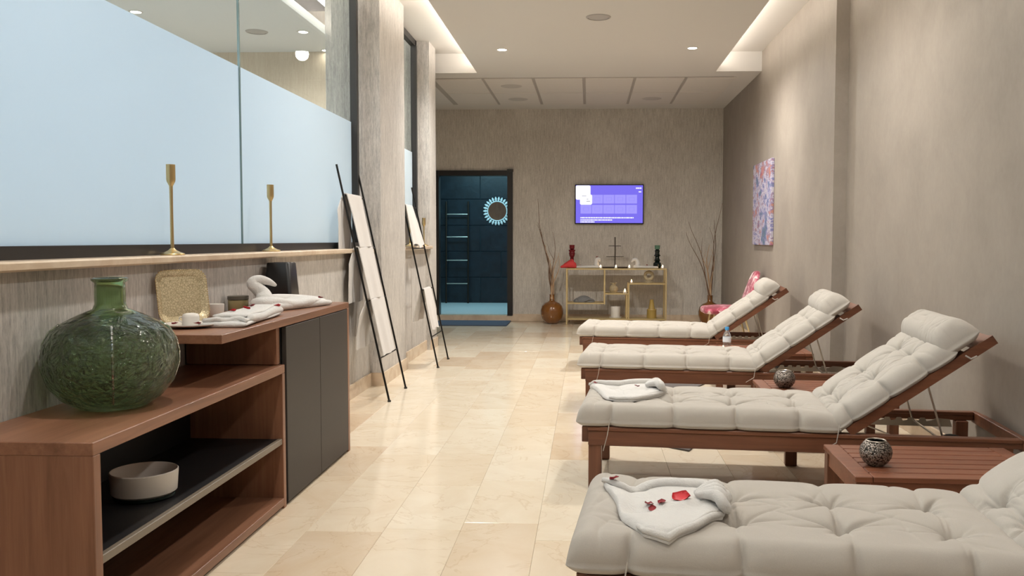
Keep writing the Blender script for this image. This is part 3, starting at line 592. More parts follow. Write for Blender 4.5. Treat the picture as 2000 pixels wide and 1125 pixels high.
# ladders with towels
def ladder(x0, x1, y0, y1, h, rungs, label):
    t = thing('towel_ladder', label, 'ladder', (x0, (y0 + y1) / 2, 0), group='black metal towel ladders')
    o0 = Vector((x0, (y0 + y1) / 2, 0))
    for y in (y0, y1):
        obj('rail', MB().tube([Vector((x0, y, 0.004)) - o0, Vector((x1, y, h)) - o0], 0.0072, 10), 'black', t, True)
        obj('foot_cap', MB().lathe([(0, 0.0), (0.012, 0.0), (0.012, 0.012), (0, 0.014)], 12, Vector((x0, y, 0)) - o0), 'rubber', t)
    for z in rungs:
        x = x0 + (x1 - x0) * z / h
        obj('rung', MB().tube([Vector((x, y0, z)) - o0, Vector((x, y1, z)) - o0], 0.0055, 10), 'black', t, True)
    return lambda z: x0 + (x1 - x0) * z / h
def hung_towel(xf, yA, yB, zr, lf, lb, label, flare=0.0, seed=0, yb_shift=-0.02, back=0.04):
    # cloth over a rung: the front follows the ladder, the back hangs free
    rnd = random.Random(seed); nu, nv = 22, 12; th = 0.006
    slope = (xf(0.0) - xf(1.0))
    def pos(s, q):
        y = yA + (yB - yA) * q; wv = 0.006 * math.sin(q * 9 + seed) + 0.004 * math.sin(q * 17 + 2 * seed)
        R = 0.018
        if s < -PI * R / 2:
            dd = -s - PI * R / 2
            return Vector((xf(zr) - R - 0.004 - back * min(1, dd / 0.25) + wv * 1.6 * min(1, dd / .2), y + yb_shift * min(1, dd / .1) - 0.02 * dd, zr - dd))
        if s > PI * R / 2:
            dd = s - PI * R / 2
            return Vector((xf(zr) + R + 0.003 + dd * slope + wv * min(1, dd / .15), y + flare * dd * (q - 0.2), zr - dd + flare * 0.1 * math.sin(q * 7) * dd))
        a = s / R
        return Vector((xf(zr) + (R + 0.003) * math.sin(a), y, zr + (R) * math.cos(a)))
    R = 0.018
    ss = list(np.linspace(-lb, -PI * R / 2 - 0.001, 12)) + list(np.linspace(-PI * R / 2, PI * R / 2, 7)) + list(np.linspace(PI * R / 2 + 0.004, lf, 12))
    n = len(ss); grid = [[pos(s_, j / nv) for j in range(nv + 1)] for s_ in ss]
    vs = []; 
    for i in range(n):
        for j in range(nv + 1):
            a = grid[min(i + 1, n - 1)][j] - grid[max(i - 1, 0)][j]; b = grid[i][min(j + 1, nv)] - grid[i][max(j - 1, 0)]
            nn = a.cross(b).normalized(); vs.append((grid[i][j], nn))
    K = nv + 1; top = [p - nn * th for p, nn in vs]; bot = [p for p, nn in vs]
    # orient so that the thickness grows away from the rung
    fs = [(i * K + j, i * K + j + 1, (i + 1) * K + j + 1, (i + 1) * K + j) for i in range(n - 1) for j in range(nv)]
    m_ = n * K; fs2 = [tuple(q + m_ for q in f_[::-1]) for f_ in fs]
    edge = [j for j in range(K)] + [i * K + nv for i in range(1, n)] + [(n - 1) * K + j for j in range(nv - 1, -1, -1)] + [i * K for i in range(n - 2, 0, -1)]
    fs3 = [(edge[i], edge[(i + 1) % len(edge)], edge[(i + 1) % len(edge)] + m_, edge[i] + m_) for i in range(len(edge))]
    mb = MB().add(bot + top, fs + fs2 + fs3)
    return tag(obj('bath_towel', mb, 'towelpink', None, True, 60), label, 'towel', 'white towels on the ladders')
xf1 = ladder(-1.372, -1.722, 5.90, 6.44, 1.63, (1.42, 1.055, 0.695, 0.30), 'nearer black towel ladder with three towels')
hung_towel(xf1, 5.935, 6.30, 1.42, 0.380, 0.40, 'topmost white towel on the nearer ladder', seed=1, yb_shift=-0.13, back=0.0)
hung_towel(xf1, 5.925, 6.31, 1.055, 0.375, 0.40, 'middle white towel on the nearer ladder', seed=2, yb_shift=-0.10, back=0.01)
hung_towel(xf1, 5.945, 6.32, 0.695, 0.41, 0.36, 'lowest white towel on the nearer ladder', seed=3, yb_shift=-0.10)
xf2 = ladder(-1.312, -1.645, 7.50, 8.05, 1.60, (1.41, 1.04, 0.675, 0.27), 'farther black towel ladder with two towels')
hung_towel(xf2, 7.515, 7.80, 1.41, 0.375, 0.36, 'upper white towel on the farther ladder', flare=0.55, seed=4, yb_shift=-0.005, back=0.0)
hung_towel(xf2, 7.53, 7.85, 0.675, 0.37, 0.30, 'lower white towel on the farther ladder', flare=-0.25, seed=5, yb_shift=-0.03)

# ================================================================== LOUNGERS
LW = 0.62; ZFR = 0.29; HX = 1.11; BA = math.radians(35.3); BL = 0.74
def make_lounger():
    t = thing('sun_lounger', 'x', 'lounger', group='hardwood sun loungers along the wall')
    for y0, y1 in ((0.0, 0.028), (LW - 0.028, LW)):
        r = obj('side_rail', B(0.0, 1.22, y0, y1, 0.205, 0.272, bev=0.003), 'teakX', t); obj('rear_rail', B(1.221, 1.82, y0, y1, 0.248, 0.272, bev=0.002), 'teakX', t)
        obj('rail_cap', B(-0.004, 1.82, y0 - 0.006, y1 + 0.006, 0.272, ZFR, bev=0.003), 'teakX', r)
    obj('end_rail', B(-0.03, 0.0, 0.02, LW - 0.02, 0.215, ZFR - 0.004, bev=0.003), 'teakX', t)
    obj('end_rail', B(1.82, 1.85, -0.006, LW + 0.006, 0.235, ZFR, bev=0.003), 'teakX', t)
    obj('cross_bar', B(HX - 0.02, HX + 0.02, 0.028, LW - 0.028, 0.215, 0.255), 'teakX', t)
    for y in (0.006, LW - 0.058):
        for x in (0.0, 1.05 if y < 0.1 else 0.93, 1.73):
            obj('leg', B(x + 0.001, x + 0.058, y, y + 0.052, 0.0 if x < 1.5 else 0.09, 0.206 if x < 1.5 else 0.249, bev=0.003), 'teakZ', t)
    for k in range(9):
        obj('slat', B(0.04 + k * 0.118, 0.04 + k * 0.118 + 0.07, 0.03, LW - 0.03, 0.268, 0.288), 'teakX', t)
    ca, sa = math.cos(BA), math.sin(BA); z0 = 0.262
    def bk(s, n): return (HX + s * ca - n * sa, z0 + s * sa + n * ca)
    def slab(s0, s1, y0, y1, n0, n1):
        P = [bk(s0, n0), bk(s1, n0), bk(s1, n1), bk(s0, n1)]
        return MB().add([(x, y0, z) for x, z in P] + [(x, y1, z) for x, z in P], [(0, 1, 2, 3), (7, 6, 5, 4), (0, 4, 5, 1), (1, 5, 6, 2), (2, 6, 7, 3), (3, 7, 4, 0)])
    for y0 in (0.0, LW - 0.028): obj('back_rail', slab(0.03, BL, y0, y0 + 0.028, 0.004, 0.044), 'teakX', t)
    obj('top_board', slab(BL - 0.075, BL, 0.028, LW - 0.028, 0.012, 0.036), 'teakX', t)
    for k in range(6): obj('back_slat', slab(0.03 + k * 0.105, 0.095 + k * 0.105, 0.028, LW - 0.028, 0.016, 0.034), 'teakX', t)
    # adjusting racks, prop frame and rods
    for y in (0.062, LW - 0.066):
        P = [(1.26, 0.222)]
        for k in range(6):
            x = 1.29 + k * 0.055; P += [(x, 0.262), (x + 0.02, 0.262), (x + 0.028, 0.246), (x + 0.048, 0.250)]
        P += [(1.64, 0.262), (1.70, 0.258), (1.71, 0.222)]
        n = len(P); rk = MB().add([(x, y, z) for x, z in P] + [(x, y + 0.004, z) for x, z in P], [tuple(range(n)), tuple(range(n, 2 * n))[::-1]] + [(i, n + i, n + (i + 1) % n, (i + 1) % n) for i in range(n)])
        obj('notched_rack', rk, 'steel', t)
        a = bk(0.42, -0.01)
        obj('support_rod', MB().tube([(a[0], y + 0.012, a[1]), (1.53, y + 0.012, 0.252)], 0.0045, 8), 'steel', t, True)
        obj('brace_rod', MB().tube([(1.24, y + 0.014, 0.245), (1.47, y + 0.014, 0.155)], 0.0035, 8), 'steel', t, True)
    obj('prop_bar', MB().tube([(1.53, 0.07, 0.252), (1.53, LW - 0.05, 0.252)], 0.005, 8), 'steel', t, True)
    for y in (0.07, LW - 0.095):
        wh = MB(); wh.lathe([(0.0, -0.012), (0.02, -0.016), (0.06, -0.012), (0.088, -0.014), (0.095, -0.008), (0.095, 0.008), (0.088, 0.014), (0.06, 0.012), (0.02, 0.016), (0.0, 0.012)], 32)
        wh.v = [(1.70 + x, y + 0.012 + z, 0.095 + yy) for x, yy, z in wh.v]
        obj('wheel', wh, 'rubber', t, True)
    return t
def pad_mesh(name, x0, x1, W, T, seams, rows, edge=0.06, notch=0.026, endr=None, nx=270, ny=140, deep=1.35, seed=1, floor_sag=0.0, closing=(0.0, 0.0)):
    rs = np.random.RandomState(seed)
    # finer samples near the rim so the roll-over is round
    def samples(a, b, n):
        u = np.linspace(0, 1, n); u = 0.5 - 0.5 * np.cos(PI * u) * (0.35 + 0.65 * 1.0) if False else u
        k = 0.10; e = edge / (b - a)
        t1 = (1 - np.cos(np.linspace(0, PI / 2, 9)))[:-1] * e
        return a + (b - a) * np.concatenate([t1, np.linspace(e, 1 - e, n - 16), (1 - t1)[::-1]])
    X = samples(x0, x1, nx); Y = samples(0, W, ny)
    gx, gy = np.meshgrid(X, Y, indexing='ij')
    ex = np.minimum(gx - x0, x1 - gx) / edge; ey = np.minimum(gy, W - gy) / edge
    pr = lambda e: np.sqrt(np.clip(1 - (1 - np.clip(e, 0, 1)) ** 2, 0, 1))
    prof = pr(ex) * pr(ey)
    h = np.ones_like(gx)
    lines = list(seams)
    allx = [x0] + lines + [x1]
    # puffs between the tuft lines
    for a, b in zip(allx[:-1], allx[1:]):
        mk = (gx >= a) & (gx <= b); u = (gx - a) / (b - a)
        h = np.where(mk, 0.972 + 0.028 * np.sin(PI * np.clip(u, 0, 1)) ** 0.6, h)
    yy = [0] + list(rows) + [W]
    for a, b in zip(yy[:-1], yy[1:]):
        mk = (gy >= a) & (gy <= b); u = (gy - a) / (b - a)
        h = np.where(mk, h * (0.965 + 0.035 * np.sin(PI * np.clip(u, 0, 1)) ** 0.6), h)
    for si, s in enumerate(lines):
        wob = 0.006 * np.sin(gy * 23 + si * 2.1)
        dx = gx - s - wob
        inner = np.clip((np.minimum(gy, W - gy) - 0.08) / 0.08, 0, 1)
        h -= 0.075 * deep * inner * np.exp(-np.abs(dx) / 0.006)
        edge_w = np.exp(-(np.minimum(gy, W - gy) / 0.045) ** 2)
        h -= deep * edge_w * (0.14 * np.exp(-np.abs(dx) / 0.03) + 0.42 * np.exp(-np.abs(dx) / 0.006))
        for ri, r in enumerate(rows):
            jx, jy = rs.uniform(-.012, .012), rs.uniform(-.012, .012)
            ddx, ddy = gx - s - jx, gy - r - jy; dd = np.sqrt(ddx ** 2 + ddy ** 2) + 1e-6
            h -= deep * (0.30 * np.exp(-dd / 0.014) + 0.13 * np.exp(-(dd / 0.05) ** 2))
            th = np.arctan2(ddy, ddx); ph = rs.uniform(0, 6.28)
            h += 0.05 * deep * np.cos(6 * th + ph + 1.2 * np.sin(2 * th)) * np.exp(-dd / 0.07) * np.clip(dd / 0.02, 0, 1)
            # creases running to the neighbouring tufts
            for s2, r2 in [(a, b) for a in lines for b in rows]:
                if (a_d := math.hypot(s2 - s, r2 - r)) < 1e-6 or a_d > 0.38: continue
                ux, uy = (s2 - s) / a_d, (r2 - r) / a_d
                al = ddx * ux + ddy * uy; ac = -ddx * uy + ddy * ux + 0.03 * np.sin(PI * np.clip(al / a_d, 0, 1)) * rs.uniform(-1, 1)
                h -= 0.19 * deep * np.exp(-np.abs(ac) / 0.006) * np.clip(al / 0.015, 0, 1) * np.clip(1 - al / (a_d * 0.62), 0, 1)
            # long diagonal creases
            for q in range(4):
                an = rs.uniform(0, 6.28); ll = rs.uniform(0.07, 0.13)
                al = ddx * math.cos(an) + ddy * math.sin(an); ac = -ddx * math.sin(an) + ddy * math.cos(an) + 0.25 * al * al / 0.1 * rs.uniform(-1, 1)
                h -= 0.22 * deep * np.exp(-np.abs(ac) / 0.0048) * np.clip(al / 0.02, 0, 1) * np.clip((ll - al) / ll, 0, 1)
    for q in range(26):
        cx_, cy_, an = rs.uniform(x0, x1), rs.uniform(0, W), rs.uniform(0, 3.14)
        al = (gx - cx_) * math.cos(an) + (gy - cy_) * math.sin(an); ac = -(gx - cx_) * math.sin(an) + (gy - cy_) * math.cos(an)
        h -= 0.07 * np.exp(-np.abs(ac + 1.2 * al * al) / 0.006 - (al / 0.06) ** 2)
    h = np.clip(h, 0.12, 1.2)
    sl = (gx - x0) / (x1 - x0); thick = T * (1 - closing[0] * np.exp(-sl / 0.06) - closing[1] * np.exp(-(1 - sl) / 0.06))
    ztop = thick * h * prof
    # outline pulled in at the tuft lines
    pull = np.zeros_like(gx)
    for s in lines: pull += notch * np.exp(-np.abs(gx - s) / 0.018)
    c = (gy - W / 2) / (W / 2); py = gy - np.sign(c) * pull * np.abs(c) ** 3
    px = gx
    # round the plan corners
    ax = np.clip(1 - (gx - x0) / 0.05, 0, 1) + np.clip(1 - (x1 - gx) / 0.05, 0, 1)
    py = W / 2 + (py - W / 2) * (1 - 0.05 * ax ** 2)
    ay = np.clip(np.abs(c), 0, 1) ** 6
    base = 0.22 * T
    zt = base + (ztop - 0.0) * 0.78; zb = base * (1 - 0.9 * np.clip(prof * 1.6, 0, 1)) + 0.0 * gx
    n, m_ = gx.shape
    V = [(px[i, j], py[i, j], zt[i, j]) for i in range(n) for j in range(m_)] + [(px[i, j], py[i, j], zb[i, j]) for i in range(n) for j in range(m_)]
    K = n * m_
    Fc = [(i * m_ + j, (i + 1) * m_ + j, (i + 1) * m_ + j + 1, i * m_ + j + 1) for i in range(n - 1) for j in range(m_ - 1)]
    Fb = [tuple(K + q for q in f_[::-1]) for f_ in Fc]
    bdr = [i * m_ for i in range(n)] + [(n - 1) * m_ + j for j in range(1, m_)] + [i * m_ + m_ - 1 for i in range(n - 2, -1, -1)] + [j for j in range(m_ - 2, 0, -1)]
    Fs = [(bdr[i], K + bdr[i], K + bdr[(i + 1) % len(bdr)], bdr[(i + 1) % len(bdr)]) for i in range(len(bdr))]
    me = bpy.data.meshes.new(name); me.from_pydata(V, [], Fc + Fb + Fs); me.update(); me.polygons.foreach_set('use_smooth', [True] * len(me.polygons))
    me.materials.append(M['fabric']); return me
def make_cushion():
    t = thing('lounge_cushion', 'x', 'cushion', group='tufted greige lounger cushions')
    W = LW + 0.035; rows = (W * 0.335, W * 0.665)
    s = obj('seat_pad', pad_mesh('seat_pad', -0.055, 1.10, W, 0.094, (0.10, 0.375, 0.65, 0.915), rows, seed=3, closing=(-0.18, 0.35)), None, t); s.location = (0, -0.018, ZFR + 0.001)
    b = obj('back_pad', pad_mesh('back_pad', 0.0, 0.60, W, 0.086, (0.085, 0.27, 0.455), rows, seed=8, nx=170, closing=(0.2, 0.0)), None, t)
    ca, sa = math.cos(BA), math.sin(BA)
    b.rotation_euler = (0, -BA, 0); b.location = (HX - 0.018 - 0.031 * sa, -0.018, 0.262 + 0.031 * ca + 0.003)
    p = obj('pillow', pad_mesh('pillow', 0.0, 0.185, W - 0.02, 0.125, (), (W * 0.36,), edge=0.07, nx=70, deep=0.7, seed=5), None, t)
    s0 = 0.525; p.rotation_euler = (0, -BA, 0); p.location = (HX + s0 * ca - 0.058 * sa, -0.008, 0.262 + s0 * sa + 0.058 * ca)
    for x in (0.10, 1.075):
        obj('tie', MB().tube([(x, -0.022, ZFR + 0.045), (x - 0.004, -0.034, ZFR + 0.02), (x - 0.012, -0.034, ZFR - 0.03), (x - (0.03 if x < 1 else 0.06), -0.033, ZFR - (0.10 if x < 1 else 0.06))], 0.002, 6), 'fabric', t, True)
    a = (HX + 0.60 * ca - 0.04 * sa, 0.262 + 0.60 * sa + 0.04 * ca)
    obj('tie', MB().tube([(a[0], -0.02, a[1]), (a[0] + 0.02, -0.03, a[1] - 0.012), (a[0] + 0.045, -0.022, a[1] - 0.002)], 0.004, 6), 'fabric', t, True)
    return t
proto = make_lounger(); cproto = make_cushion()
spots = [((0.0, 2.12, 0), -5.2, 'nearest'), ((0.0, 3.84, 0), -5.2, 'second'), ((-0.02, 5.60, 0), -6.0, 'third'), ((-0.05, 7.44, 0), -6.5, 'farthest')]
LAB = {'nearest': ('brown hardwood sun lounger nearest the viewer, cropped by the frame', 'tufted greige cushion on the nearest lounger under the petal towel'),
       'second': ('brown hardwood sun lounger second from the viewer with its front leg visible', 'tufted greige cushion on the second lounger from the viewer'),
       'third': ('brown hardwood sun lounger third from the viewer, beside the water bottle table', 'tufted greige cushion on the third lounger from the viewer'),
       'farthest': ('brown hardwood sun lounger farthest away, before the gold shelf', 'tufted greige cushion on the farthest lounger by the pink chair')}
for i, (loc, ang, nm) in enumerate(spots):
    for pr_, q in ((proto, 0), (cproto, 1)):
        if i == 0:
            pr_.location = loc; pr_.rotation_euler = (0, 0, math.radians(ang)); pr_['label'] = LAB[nm][q]
        else: copy_tree(pr_, None, loc, math.radians(ang), LAB[nm][q])

# side tables
def make_table():
    t = thing('side_table', 'x', 'side table', group='slatted hardwood side tables between loungers')
    LX, LY, H = 0.70, 0.48, 0.30
    for x in (0.0, LX - 0.06): obj('top_border', B(x, x + 0.06, 0.0, LY, H - 0.022, H, bev=0.003), 'tabX', t)
    n = 7; wv = (LY - 0.011 * (n - 1)) / n
    for k in range(n): obj('slat', B(0.062, LX - 0.062, k * (wv + 0.011), k * (wv + 0.011) + wv, H - 0.02, H - 0.001, bev=0.002), 'tabX', t)
    for y in (0.012, LY - 0.032): obj('apron', B(0.05, LX - 0.05, y, y + 0.02, H - 0.075, H - 0.022), 'tabX', t)
    for x in (0.01, LX - 0.03): obj('apron', B(x, x + 0.02, 0.05, LY - 0.05, H - 0.075, H - 0.022), 'tabX', t)
    for x in (0.004, LX - 0.054):
        for y in (0.004, LY - 0.054): obj('leg', B(x, x + 0.05, y, y + 0.05, 0.0, H - 0.0225, bev=0.003), 'teakZ', t)
    return t
tb = make_table()
tspots = [((0.93, 3.03, 0), 'slatted hardwood side table in front of the second lounger'), ((0.95, 4.66, 0), 'slatted hardwood side table between the second and third loungers'), ((0.93, 6.36, 0), 'slatted hardwood side table with the water bottle')]
for i, (loc, lab) in enumerate(tspots):
    if i == 0: tb.location = loc; tb.rotation_euler = (0, 0, math.radians(-2)); tb['label'] = lab
    else: copy_tree(tb, None, loc, math.radians(-2), lab)

def mosaic_ball(x, y, label, s=1.0):
    t = thing('mosaic_candle_holder', label, 'candle holder', (x, y, 0.30), group='mosaic globe candle holders')
    pr_ = [(0.0, 0.0), (0.026, 0.0), (0.042, 0.012), (0.054, 0.03), (0.058, 0.048), (0.055, 0.066), (0.045, 0.082), (0.036, 0.09), (0.033, 0.0905), (0.031, 0.088), (0.042, 0.078), (0.051, 0.062), (0.053, 0.046), (0.047, 0.026), (0.03, 0.01), (0.0, 0.008)]
    obj('globe', MB().lathe([(r * s, z * s) for r, z in pr_], 40), 'mosaic', t, True, 60)
    obj('rim', MB().lathe([(0.033 * s, 0.0885 * s), (0.037 * s, 0.0915 * s), (0.034 * s, 0.094 * s), (0.031 * s, 0.0915 * s), (0.033 * s, 0.0885 * s)], 40), 'steel', t, True)
mosaic_ball(1.05, 3.19, 'silver mosaic globe candle holder on the near slatted table')
mosaic_ball(1.09, 4.86, 'silver mosaic globe candle holder on the farther slatted table', 1.03)
# bottle, tealights on the last table
bo = thing('water_bottle', 'small clear plastic water bottle with blue cap on the far table', 'bottle', (1.045, 6.60, 0.30))
obj('bottle_body', MB().lathe([(0.0, 0.004), (0.02, 0.0), (0.029, 0.004), (0.031, 0.02), (0.029, 0.04), (0.031, 0.05), (0.031, 0.09), (0.029, 0.1), (0.022, 0.12), (0.013, 0.135), (0.012, 0.145), (0.0, 0.145)], 24), 'water', bo, True)
obj('cap', MB().lathe([(0.0, 0.142), (0.016, 0.142), (0.016, 0.162), (0.014, 0.165), (0.0, 0.165)], 20), 'plasticblue', bo, True)
obj('paper_label', MB().lathe([(0.0316, 0.052), (0.0316, 0.088)], 24), 'labelpaper', bo, True)
def tealight(x, y, z, label, s=1.0, group='lit tealights'):
    t = thing('tealight', label, 'candle', (x, y, z), group=group)
    obj('cup', MB().lathe([(0.0, 0.0), (0.019 * s, 0.0), (0.021 * s, 0.016 * s), (0.0195 * s, 0.016 * s), (0.018 * s, 0.01 * s), (0.0, 0.01 * s)], 20), 'white', t, True)
    obj('flame', MB().lathe([(0.0, 0.012 * s), (0.007 * s, 0.02 * s), (0.008 * s, 0.027 * s), (0.004 * s, 0.04 * s), (0.0, 0.048 * s)], 12), 'flame', t, True)
    obj('wax', MB().lathe([(0.0, 0.0105 * s), (0.0175 * s, 0.0105 * s), (0.0175 * s, 0.013 * s), (0.0, 0.0135 * s)], 20), 'candleglow', t, True)
tealight(0.99, 6.42, 0.30, 'lit tealight on the table left of the water bottle')
cu = thing('candle_cup', 'white candle cup in front of the water bottle', 'candle holder', (1.075, 6.43, 0.30))
obj('cup_body', MB().lathe([(0.0, 0.0), (0.03, 0.0), (0.038, 0.008), (0.04, 0.034), (0.037, 0.036), (0.034, 0.012), (0.0, 0.01)], 28), 'white', cu, True)
obj('wax', MB().lathe([(0.0, 0.011), (0.033, 0.013), (0.034, 0.024), (0.0, 0.026)], 24), 'candleglow', cu, True)

bpy.context.view_layer.update()
def rest_tree(i):
    root = [x for x in C.objects if x.get('label') == LAB[spots[i][2]][1]][0]
    pad = [x for x in C.objects if x.parent == root and x.name.startswith('seat_pad')][0]; mw = pad.matrix_world
    return BVHTree.FromPolygons([mw @ q.co for q in pad.data.vertices], [tuple(p.vertices) for p in pad.data.polygons])
# folded manta towels on the two near loungers
def manta(name, tree, pts_up, pts_lo, z, label):
    # pts_up / pts_lo: far and near outline in world xy from tail tip to head end
    up = [Vector((*p, 0)) for p in pts_up]; lo = [Vector((*p, 0)) for p in pts_lo]; n = len(up)
    # resample
    def rs(P, k):
        D = [0]; 
        for a, b in zip(P[:-1], P[1:]): D.append(D[-1] + (b - a).length)
        out = []
        for i in range(k):
            d_ = D[-1] * i / (k - 1); j = max(q for q in range(len(D)) if D[q] <= d_ + 1e-9); j = min(j, len(P) - 2)
            out.append(P[j] + (P[j + 1] - P[j]) * ((d_ - D[j]) / max(1e-9, D[j + 1] - D[j])))
        return out
    U, Lo = rs(up, 26), rs(lo, 26); mb = MB(); vs = []; nv = 20
    for i in range(26):
        u = i / 25
        for j in range(nv + 1):
            q = j / nv; p = Lo[i].lerp(U[i], q)
            e = min(q, 1 - q) * 2; hgt = 0.010 + 0.014 * u
            zz = hgt * math.sqrt(max(0, 1 - (1 - min(1, e * 7)) ** 2)) * min(1, 6 * u + 0.25) * min(1, 8 * (1 - u) + 0.15)
            zz += 0.006 * math.sin(9 * u + 3 * q) * e + 0.010 * math.exp(-((q - 0.42 - 0.15 * u) / 0.05) ** 2) * min(1, max(0, (u - 0.35) * 4))
            zz -= 0.010 * math.exp(-((u - 0.72) / 0.035) ** 2) * e
            vs.append((p.x, p.y, z + zz))
    K = len(vs); vs += [(x, y, z - 0.004) for x, y, zz in vs]
    fs = [(i * (nv + 1) + j, (i + 1) * (nv + 1) + j, (i + 1) * (nv + 1) + j + 1, i * (nv + 1) + j + 1) for i in range(25) for j in range(nv)]
    fs = [f_ for f_ in fs] + [tuple(K + q for q in f_[::-1]) for f_ in fs]
    bdr = [i * (nv + 1) for i in range(26)] + [25 * (nv + 1) + j for j in range(1, nv + 1)] + [i * (nv + 1) + nv for i in range(24, -1, -1)] + [j for j in range(nv - 1, 0, -1)]
    fs += [(bdr[i], K + bdr[i], K + bdr[(i + 1) % len(bdr)], bdr[(i + 1) % len(bdr)]) for i in range(len(bdr))]
    mb.add(vs, fs)
    # rolled far edge, near hem roll and the gathered head
    mb.rope([U[i] + Vector((0, -0.008, z + 0.014 + 0.008 * math.sin(PI * i / 25))) for i in range(0, 25)], [0.008 + 0.016 * (i / 24) ** 0.9 for i in range(25)], 14)
    mb.rope([Lo[i] + Vector((0, 0.006, z + 0.010)) for i in range(12, 26)], [0.005 + 0.005 * math.sin(PI * (i - 11) / 15) for i in range(12, 26)], 10)
    c = U[20].lerp(Lo[20], 0.40)
    e_ = U[25].lerp(Lo[25], 0.5)
    for q in (-0.06, -0.035, -0.01, 0.02):
        mb.rope([c + Vector((-0.035, q * 0.3, z + 0.036)), c + Vector((0.01, q * 0.9, z + 0.050)), c.lerp(e_, 0.55) + Vector((0, q * 1.3, z + 0.040)), e_ + Vector((-0.006, q * 0.8, z + 0.016))], [0.008, 0.017, 0.020, 0.008], 12)
    def rest(x, y):
        hs = [tree.ray_cast(Vector((x + a, y + b, 1.0)), Vector((0, 0, -1)))[0] for a in (-0.015, 0, 0.015) for b in (-0.015, 0, 0.015)]
        hs = [h_.z for h_ in hs if h_ is not None]
        return (0.6 * max(hs) + 0.4 * sum(hs) / len(hs)) if hs else z
    mb.v = [(x, y, rest(x, y) + 0.005 + (zz - z)) for x, y, zz in mb.v]
    return tag(obj(name, mb, 'towel', None, True, 75), label, 'towel', 'petal towels on the loungers')
ZT = 0.392
def shift(P, dx, dy): return [(x + dx, y + dy) for x, y in P]
u4 = [(0.047, 2.56), (0.10, 2.53), (0.218, 2.535), (0.339, 2.51), (0.385, 2.40)]
l4 = [(0.047, 2.545), (0.078, 2.394), (0.09, 2.24), (0.142, 2.13), (0.20, 2.105), (0.27, 2.17), (0.36, 2.31), (0.385, 2.37)]
tm4 = manta('folded_towel', rest_tree(0), u4, l4, ZT + 0.004, 'white folded towel with red petals on the nearest lounger')
u3 = [(0.008, 4.36), (0.093, 4.31), (0.20, 4.32), (0.32, 4.33), (0.365, 4.20)]
l3 = [(0.008, 4.345), (0.04, 4.17), (0.07, 4.03), (0.13, 3.93), (0.20, 3.93), (0.27, 4.00), (0.35, 4.10), (0.37, 4.15)]
tm3 = manta('folded_towel', rest_tree(1), u3, l3, ZT + 0.004, 'white folded towel with dark petals on the second lounger')
z4, z3 = drop_on(tm4), drop_on(tm3)
petal((0.078, 2.535, z4(0.078, 2.535, ZT) + 0.002), 'dark rose petal on the tail tip of the nearest lounger towel', 0.015)
for (x, y, wh) in ((0.166, 2.345, 'upper left of the'), (0.172, 2.312, 'lowest of the'), (0.200, 2.328, 'rightmost of the')):
    petal((x, y, z4(x, y, ZT) + 0.002), 'dark rose petal, %s three small ones on the nearest lounger towel' % wh, 0.0125, group='petal cluster on the nearest towel')
petal((0.255, 2.345, z4(0.255, 2.345, ZT) + 0.003), 'large bright red petal tucked in the nearest lounger towel knot', 0.027, 'petalred')
petal((0.035, 4.30, z3(0.035, 4.30, ZT) + 0.002), 'dark rose petal on the tail tip of the second lounger towel', 0.012)
petal((0.235, 4.18, z3(0.235, 4.18, ZT) + 0.003), 'dark rose petal tucked in the second lounger towel knot', 0.014)

# floor mats
tag(obj('floor_mat', MB().prism([(0.22, 6.62), (0.72, 6.40), (0.93, 6.80), (0.43, 7.02)], 0.001, 0.009), 'mat_grey'), 'dark grey floor mat under the third lounger', 'mat')
tag(obj('floor_mat', MB().prism([(0.535, 4.58), (0.66, 4.90), (0.50, 5.02), (0.36, 4.72)], 0.001, 0.009), 'mat_grey'), 'dark grey floor mat corner under the second lounger', 'mat')
tag(obj('door_mat', MB().box(-2.05, -1.06, 11.18, 11.84, 0.001, 0.014, bev=0.004), 'mat_blue'), 'dark blue mat before the wet room door', 'mat')

# ================================================================== BACK WALL
tv = thing('television', 'wall-mounted television showing a violet menu', 'television', (0.272, YB - 0.05, 1.60))
tw, th_ = 0.93, 0.535
obj('casing', MB().box(-tw / 2, tw / 2, -0.0, 0.04, -th_ / 2, th_ / 2, bev=0.004).box(-0.2, 0.2, 0.04, 0.05, -0.12, 0.12), 'black', tv)
sc = obj('screen', MB().box(-tw / 2 + 0.012, tw / 2 - 0.012, -0.002, 0.0, -th_ / 2 + 0.014, th_ / 2 - 0.012), 'scr', tv)
def su(px): return (px - 920) / 1350 * (tw - 0.01)       # picture-plane helper: positions read off the menu
def sv(py): return -(py - 595) / 770 * (th_ - 0.01)
def rp(a, b, c_, d_, r=0.0, depth=-0.0028):
    x0, x1, z1, z0 = su(a), su(c_), sv(b), sv(d_)
    if r <= 0: return MB().box(x0, x1, depth, depth + 0.0008, z0, z1)
    P = rrect(x1 - x0, z1 - z0, r, 5); n = len(P); cx_, cz = (x0 + x1) / 2, (z0 + z1) / 2
    return MB().add([(cx_ + x, depth, cz + z) for x, z in P] + [(cx_ + x, depth + 0.0008, cz + z) for x, z in P], [tuple(range(n)), tuple(range(n, 2 * n))[::-1]] + [(i, n + i, n + (i + 1) % n, (i + 1) % n) for i in range(n)])
obj('menu_card', rp(255, 222, 548, 505, 0.02), 'scr3', tv)
obj('menu_card', rp(338, 402, 580, 605, 0.022, -0.0038), 'scr3', tv)
obj('card_mark', rp(380, 425, 465, 437, 0, -0.0048), 'scr5', tv); obj('card_mark', rp(468, 530, 540, 545, 0, -0.0048), 'scr5', tv); obj('card_mark', rp(470, 488, 505, 500, 0, -0.0048), 'scr5', tv)
